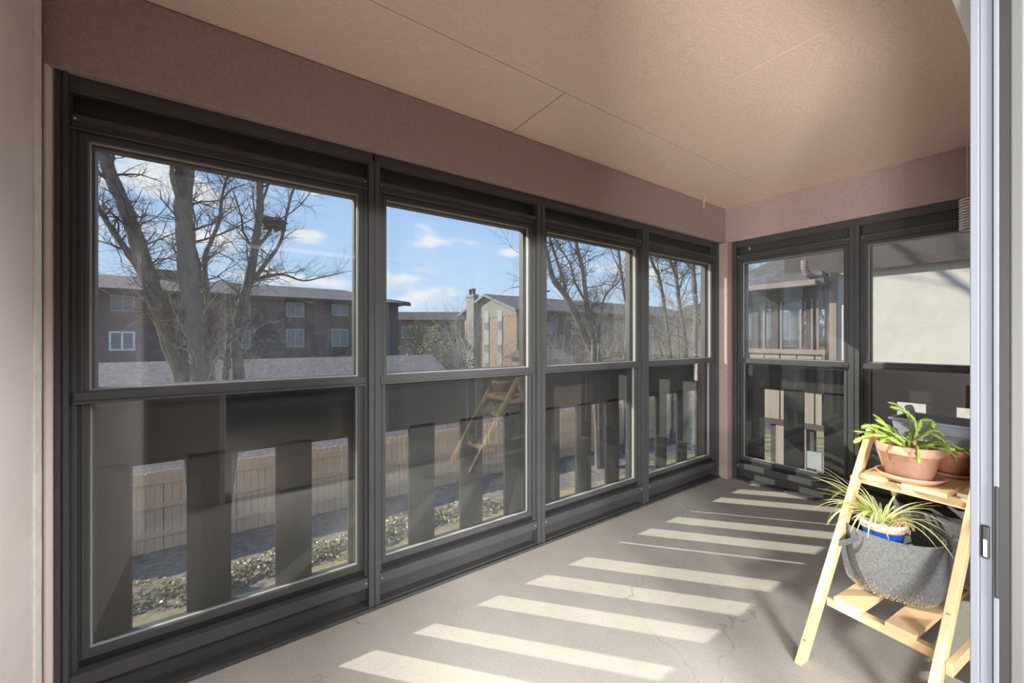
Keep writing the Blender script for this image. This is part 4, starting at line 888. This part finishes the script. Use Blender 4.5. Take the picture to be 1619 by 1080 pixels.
# ------------------------------------------------------------ trees
def twigs(mb, p, d, L_, r, rr, lvl, bend=.22, up=.05, n=5, fan=.75):
    pts = [p]; rads = [r]; q = Vector(p); dd = Vector(d)
    for i in range(n):
        dd = (dd+Vector((rr.gauss(0, bend), rr.gauss(0, bend), rr.gauss(0, bend)+up))).normalized(); q = q+dd*(L_/n); pts.append(q); rads.append(r*(1-.75*(i+1)/n))
        if lvl > 0 and i >= 0:
            for _ in range(2 if rr.random() < .55 else 1):
                s = Vector((rr.gauss(0, 1), rr.gauss(0, 1), rr.gauss(0, 1))); s = (s-dd*s.dot(dd)).normalized()
                twigs(mb, q, (dd*(1-fan*.35)+s*fan).normalized(), L_*rr.uniform(.32, .62), rads[-1]*.62, rr, lvl-1, bend, up, max(3, n-1), fan)
    mb.tube(pts, rads, 3 if r < .012 else 5, cap=False)
def tree(label, base_px, limbs, seed, mt='bark', tm='twigdark', twig=True, tl=1.0, tlv=2, dens=1.0, r_tw=.012, shoots=0):
    """limbs: (list of (px,py), radius start, radius end, x at start, x at end); kept at real distance"""
    rr = random.Random(seed); first = limbs[0]; b0 = atX(base_px or first[0][0][0], 600, first[3]); t = thing('bare_tree', (b0.x, b0.y, GZ), label, 'tree')
    body = MB(); tw = MB()
    for (pp, r0, r1, xa, xc) in limbs:
        n = len(pp); pts = [atX(px, py, xa+(xc-xa)*i/(n-1)) for i, (px, py) in enumerate(pp)]
        if pp[0][1] > 585: g = pts[0]; pts = [Vector((b0.x+(g.x-b0.x)*.25, b0.y+(g.y-b0.y)*.25, GZ-.1)), g*.5+Vector((b0.x*.5, b0.y*.5, GZ*.5))]+pts[0:]
        fine = []; m = len(pts)
        for i in range(m-1):   # catmull-rom smoothing
            a = pts[max(i-1, 0)]; b = pts[i]; c = pts[i+1]; d = pts[min(i+2, m-1)]
            for k in range(4):
                s = k/4; fine.append(.5*((2*b)+(c-a)*s+(2*a-5*b+4*c-d)*s*s+(3*b-a-3*c+d)*s**3))
        fine.append(pts[-1]); k = len(fine)
        rad = [r0+(r1-r0)*(i/(k-1)) for i in range(k)]; rad = [x*(1+.07*math.sin(i*1.7+seed)) for i, x in enumerate(rad)]
        if pts[0].z < GZ: rad[0] *= 1.35; rad[1] *= 1.15
        body.tube(fine, rad, 9)
        # keep growing past the measured tip
        d = (fine[-1]-fine[-3]).normalized()
        twigs(tw, fine[-1], d, 1.6*tl, r1*.8, rr, 3 if tlv > 1 else 2, .16, .06, 5)
        if twig:
            for i in range(int(k*.30) if pts[0].z < GZ else 2, k):
                if rr.random() < .62*dens:
                    s = Vector((rr.gauss(0, 1), rr.gauss(0, 1), abs(rr.gauss(0, .8))+.2)).normalized()
                    twigs(tw, fine[i], s, rr.uniform(.4, 1.5)*tl, min(rad[i]*.32, r_tw*1.6), rr, tlv, .25, .03, 5)
    body.build('trunk', M[mt], t, smooth=True); o = tw.build('twigs', M[tm], t); o['kind'] = 'stuff'
    if shoots:
        sh = MB()
        for (pp, r0, r1, xa, xc) in limbs:
            if pp[0][1] < 585: continue
            for k in range(shoots):
                i = rr.uniform(0, min(3.0, len(pp)-1.01)); j = int(i); px = pp[j][0]+(pp[j+1][0]-pp[j][0])*(i-j); py = pp[j][1]+(pp[j+1][1]-pp[j][1])*(i-j)
                q = atX(px, py, xa+(xc-xa)*i/(len(pp)-1))+Vector((rr.uniform(-.1, .2), rr.uniform(-.1, .1), -.25))
                twigs(sh, q, Vector((rr.gauss(0, .5), rr.gauss(0, .6), rr.uniform(.3, 1.0))).normalized(), rr.uniform(.5, 1.3), .0075, rr, 2, .22, .06, 5, .7)
        o = sh.build('shoots', M['twig'], t); o['kind'] = 'stuff'
    return t
def z2(l): return [(130+x/2.635, 220+y/2.635) for x, y in l]
def z4(l): return [(850+x/4.153, 340+y/4.153) for x, y in l]
T1 = tree('big multi-stemmed bare tree with thick grey trunks outside the first window', 332, [
    (z2([(430, 1040), (385, 900), (330, 740), (280, 580), (230, 430), (180, 290), (130, 180), (90, 60), (60, -80)]), .14, .075, -8, -8.6),
    (z2([(330, 740), (225, 520), (160, 430), (100, 340), (60, 270), (20, 180)]), .060, .025, -8.2, -9.2),
    (z2([(500, 1060), (490, 900), (462, 720), (440, 560), (430, 400), (420, 280), (432, 120), (440, -60)]), .15, .10, -7.6, -7.9),
    (z2([(425, 300), (385, 200), (375, 110), (400, 0)]), .04, .022, -7.8, -7.4),
    (z2([(540, 1060), (528, 850), (520, 650), (510, 500), (540, 420), (570, 340), (580, 250)]), .06, .026, -8.3, -8.9),
    (z2([(500, 620), (480, 500), (462, 430)]), .035, .018, -8.0, -8.2),
    (z2([(650, 1060), (640, 850), (665, 700), (700, 560), (722, 430), (740, 280), (740, 180), (755, 60)]), .105, .05, -8.2, -8.8),
    (z2([(590, 1060), (610, 850), (640, 740), (690, 600), (715, 500)]), .07, .035, -8.6, -8.7),
    (z2([(710, 590), (770, 510), (825, 430), (850, 320), (880, 210), (930, 160)]), .042, .018, -8.6, -9.4),
    (z2([(728, 450), (770, 400), (800, 350), (830, 330)]), .035, .02, -8.6, -8.9),
    (z2([(742, 120), (790, -60), (900, -260), (1050, -430)]), .05, .03, -8.6, -8.2),
    (z2([(438, -20), (600, -200), (900, -330), (1150, -370), (1420, -380)]), .07, .035, -7.8, -8.2),
    (z2([(735, 290), (765, 220), (785, 150)]), .03, .015, -8.7, -9.0),
    (z2([(690, 610), (760, 575), (840, 565), (920, 590), (1000, 575), (1090, 555)]), .03, .010, -8.6, -9.6),
    (z2([(580, 260), (620, 210), (680, 190)]), .02, .008, -8.9, -9.1),
    (z2([(400, 960), (340, 800), (300, 700)]), .05, .03, -7.8, -7.6)], 11, dens=1.35, tl=.8, shoots=11)
ns = atX(433, 352, -8.75); nest = MB(); rr = random.Random(5)
for i in range(170):
    a = rr.uniform(0, 2*PI); e = rr.uniform(-.6, .3); R_ = .20*rr.uniform(.5, 1.0); c = ns+Vector((math.cos(a)*R_, math.sin(a)*R_, e*.18)); tdir = Vector((-math.sin(a), math.cos(a), rr.uniform(-.5, .5))).normalized()*rr.uniform(.06, .16)
    nest.tube([c-tdir, c+Vector((0, 0, .01)), c+tdir], .008, 3)
tag(nest.build('bird_nest', M['twigdark'], loc=tuple(ns)), 'round twig nest high in the big bare tree', 'bird nest')
T2 = tree('leaning bare tree with several pale trunks outside the third window', None, [
    (z4([(410, 1020), (330, 840), (240, 640), (180, 520), (120, 450), (85, 370), (60, 250), (20, 120)]), .15, .06, -9, -9.8),
    (z4([(185, 520), (170, 430), (120, 280), (78, 150), (40, 0)]), .06, .03, -9.4, -9.9),
    (z4([(370, 1020), (365, 820), (330, 640), (312, 480), (290, 330), (262, 230), (248, 130), (230, -40)]), .10, .05, -8.8, -9.2),
    (z4([(312, 560), (250, 450), (212, 320), (150, 220), (90, 120)]), .04, .018, -9.0, -9.5),
    (z4([(400, 1020), (405, 800), (415, 650), (440, 540), (485, 480)]), .055, .028, -8.6, -8.9),
    (z4([(485, 480), (530, 440), (560, 380)]), .03, .015, -8.9, -9.1),
    (z4([(400, 680), (330, 620), (260, 590)]), .025, .010, -8.8, -9.2),
    (z4([(60, 420), (0, 400), (-60, 330), (-120, 250)]), .035, .012, -9.6, -10.5),
    (z4([(80, 500), (-20, 500), (-90, 470), (-180, 480)]), .03, .010, -9.6, -10.5)], 23, tm='twigdark', dens=1.6, tl=1.0, shoots=9)
T3 = tree('slender forked bare tree right of the leaning one, in the third window', None, [
    (z4([(570, 1020), (580, 850), (588, 650), (565, 500), (545, 350), (530, 230), (500, 60)]), .07, .045, -10, -10.4),
    (z4([(595, 1020), (600, 800), (612, 640), (640, 500), (660, 380)]), .05, .025, -10.2, -10.9),
    (z4([(550, 380), (500, 280), (470, 180)]), .025, .012, -10.2, -10.4)], 31, tm='twigdark', dens=1.6, tl=1.1, shoots=9)
T4 = tree('bare tree with two bent trunks at the left of the fourth window', None, [
    (z4([(880, 1020), (858, 800), (832, 600), (800, 420), (760, 330), (735, 260), (700, 120)]), .09, .05, -10, -10.3),
    (z4([(798, 410), (785, 300), (770, 180)]), .035, .018, -10.2, -10.4),
    (z4([(820, 930), (780, 800), (735, 660)]), .035, .018, -9.8, -9.6)], 37, dens=1.6, tl=1.1, shoots=8)
T5 = tree('bare tree with thick forked trunk at the middle of the fourth window', None, [
    (z4([(978, 1020), (968, 800), (932, 600), (912, 430), (890, 350), (865, 280), (840, 120)]), .10, .05, -9, -9.4),
    (z4([(930, 480), (955, 410), (990, 360), (1010, 290)]), .04, .02, -9.2, -9.6),
    (z4([(925, 560), (920, 420), (908, 300), (905, 150)]), .04, .02, -9.2, -9.3),
    (z4([(932, 1020), (922, 800), (918, 640)]), .04, .03, -9.4, -9.5)], 41, dens=1.6, tl=1.1, shoots=8)
T6 = tree('straight single bare trunk nearest the corner post, fourth window', None, [
    (z4([(1035, 1020), (1036, 800), (1038, 600), (1028, 450), (1020, 330), (1018, 150), (1015, -40)]), .105, .07, -8, -8.1),
    (z4([(1036, 640), (1080, 560), (1120, 520)]), .03, .012, -8.1, -8.4)], 43, dens=1.0, tl=.9, shoots=5)
# pale thicket under the trees, shrub by shrub
def thicket(x, y, h, seed, label, n=10, m='twig'):
    rr = random.Random(seed); t = thing('bare_shrub', (x, y, GZ), label, 'shrub', 'pale leafless shrubs under the bare trees'); mb = MB()
    for i in range(n):
        a = rr.uniform(0, 2*PI); d = Vector((math.cos(a)*rr.uniform(.1, .5), math.sin(a)*rr.uniform(.1, .5), 1)).normalized()
        twigs(mb, Vector((x+rr.uniform(-.7, .7), y+rr.uniform(-.9, .9), GZ)), d, h*rr.uniform(.7, 1.1), .024, rr, 3, .16, .05, 6, .7)
    mb.build('stems', M[m], t); return t
sl = 'pale leafless shrub tangled under the bare trees beyond the long window row'
for i, (x, y, h, n) in enumerate(((-12.9, 9.2, 4.6, 15), (-13.4, 11.2, 4.8, 15), (-12.8, 13.4, 4.8, 15), (-13.6, 15.8, 4.9, 15), (-12.9, 18.2, 5.0, 15), (-13.8, 20.8, 5.0, 15), (-13.0, 23.6, 5.2, 15), (-15.6, 26.5, 5.4, 15), (-16, 31, 5.6, 15), (-19, 36, 6, 15))):
    thicket(x, y, h, 100+i, sl, n)
# leafy trees in the far court
def bushtree(px, py0, py1, dist, seed, label, m='evergreen', wid=1.0, n=900):
    rr = random.Random(seed); v = ray(px, HY); c = Vector((v.x, v.y, 0))*dist; z1 = CH+dist*(HY-py1)/FPX; z0 = max(GZ, CH+dist*(HY-py0)/FPX-1)
    t = thing('leafy_tree', (c.x, c.y, GZ), label, 'tree'); hb = (z1-z0)
    MB().tube([(c.x, c.y, GZ), (c.x, c.y, z0+hb*.5)], [.14, .06], 8).build('trunk', M['bark'], t); mb = MB()
    for i in range(n):
        s = rr.random(); R_ = wid*hb*.42*(math.sin(PI*min(1, s*.9+.1))**.7)*rr.uniform(.3, 1); a = rr.uniform(0, 2*PI); p = Vector((c.x+math.cos(a)*R_, c.y+math.sin(a)*R_, z0+hb*s)); k = rr.uniform(.08, .17)*dist/38
        u = Vector((rr.gauss(0, 1), rr.gauss(0, 1), rr.gauss(0, 1))).normalized(); w = u.orthogonal().normalized(); b = len(mb.v)
        mb.v += [tuple(p-u*k), tuple(p+w*k*.5), tuple(p+u*k), tuple(p-w*k*.5)]; mb.f.append((b, b+1, b+2, b+3))
    mb.build('foliage', M[m], t); return t
bushtree(660, 585, 508, 44, 1, 'olive green evergreen in front of the distant dark block')
bushtree(690, 575, 514, 46, 2, 'grey green bushy tree right of the olive evergreen', 'shrub')
bushtree(732, 585, 535, 42, 3, 'small olive evergreen at the foot of the chimney')
ft = thing('bare_tree', tuple(FV*30-RV*4.1+Vector((0, 0, GZ))), 'young pale bare tree left of the chimney foot', 'tree'); mb = MB(); rr = random.Random(77); p = FV*30-RV*4.1
for i in range(3): twigs(mb, Vector((p.x, p.y, GZ)), Vector((rr.uniform(-.2, .2), rr.uniform(-.2, .2), 1)).normalized(), 5.6, .07, rr, 3, .10, .05, 7, .6)
mb.build('branches', M['twig'], ft)
# far trees behind the neighbouring porch
for i, (x, y, lb) in enumerate(((-13, 30, 'bare tree seen through the left of the screened porch'), (-17, 42, 'distant bare tree behind the screened porch'), (-9.5, 27, 'bare tree seen through the middle of the screened porch'))):
    t = thing('bare_tree', (x, y, GZ), lb, 'tree'); mb = MB(); rr = random.Random(200+i)
    for k in range(3): twigs(mb, Vector((x, y, GZ)), Vector((rr.uniform(-.3, .3), rr.uniform(-.3, .3), 1)).normalized(), 8, .16, rr, 3, .12, .05, 7, .6)
    mb.build('branches', M['bark'], t)
# low leafy shrubs at the near edge of the leaf litter
def lowshrub(x, y, s, seed, label):
    GZ = GH(x); rr = random.Random(seed); t = thing('low_shrub', (x, y, GZ), label, 'shrub', 'low dusty shrubs on the lawn edge'); mb = MB()
    for i in range(520):
        a = rr.uniform(0, 2*PI); R_ = s*math.sqrt(rr.random()); z = .34*s*(1-(R_/s)**2)*rr.uniform(.4, 1.1)+.03; p = Vector((x+math.cos(a)*R_, y+math.sin(a)*R_*1.3, GZ+z)); k = rr.uniform(.03, .06)
        u = Vector((rr.gauss(0, 1), rr.gauss(0, 1), rr.gauss(0, .5))).normalized(); w = u.orthogonal().normalized(); b = len(mb.v)
        mb.v += [tuple(p-u*k), tuple(p+w*k*.5), tuple(p+u*k), tuple(p-w*k*.5)]; mb.f.append((b, b+1, b+2, b+3))
    mb.build('foliage', M['shrub'], t)
    st = MB()
    for i in range(6): a = i*1.05; st.tube([(x, y, GZ), (x+math.cos(a)*s*.6, y+math.sin(a)*s*.7, GZ+.2*s)], .008, 4)
    st.build('stems', M['twig'], t)
for i, (x, y) in enumerate(((-8.5, -1.5), (-8.3, -.3), (-8.4, .9), (-8.2, 2.1), (-8.5, 3.3), (-8.3, 4.6))):
    lowshrub(x, y, .62, 300+i, ['dusty low shrub seen through the first board gap of the first window', 'dusty low shrub behind the second board of the first window', 'dusty low shrub seen through the second board gap of the first window', 'dusty low shrub seen through the third board gap of the first window', 'dusty low shrub at the left edge of the second window', 'dusty low shrub behind the first board of the second window'][i])
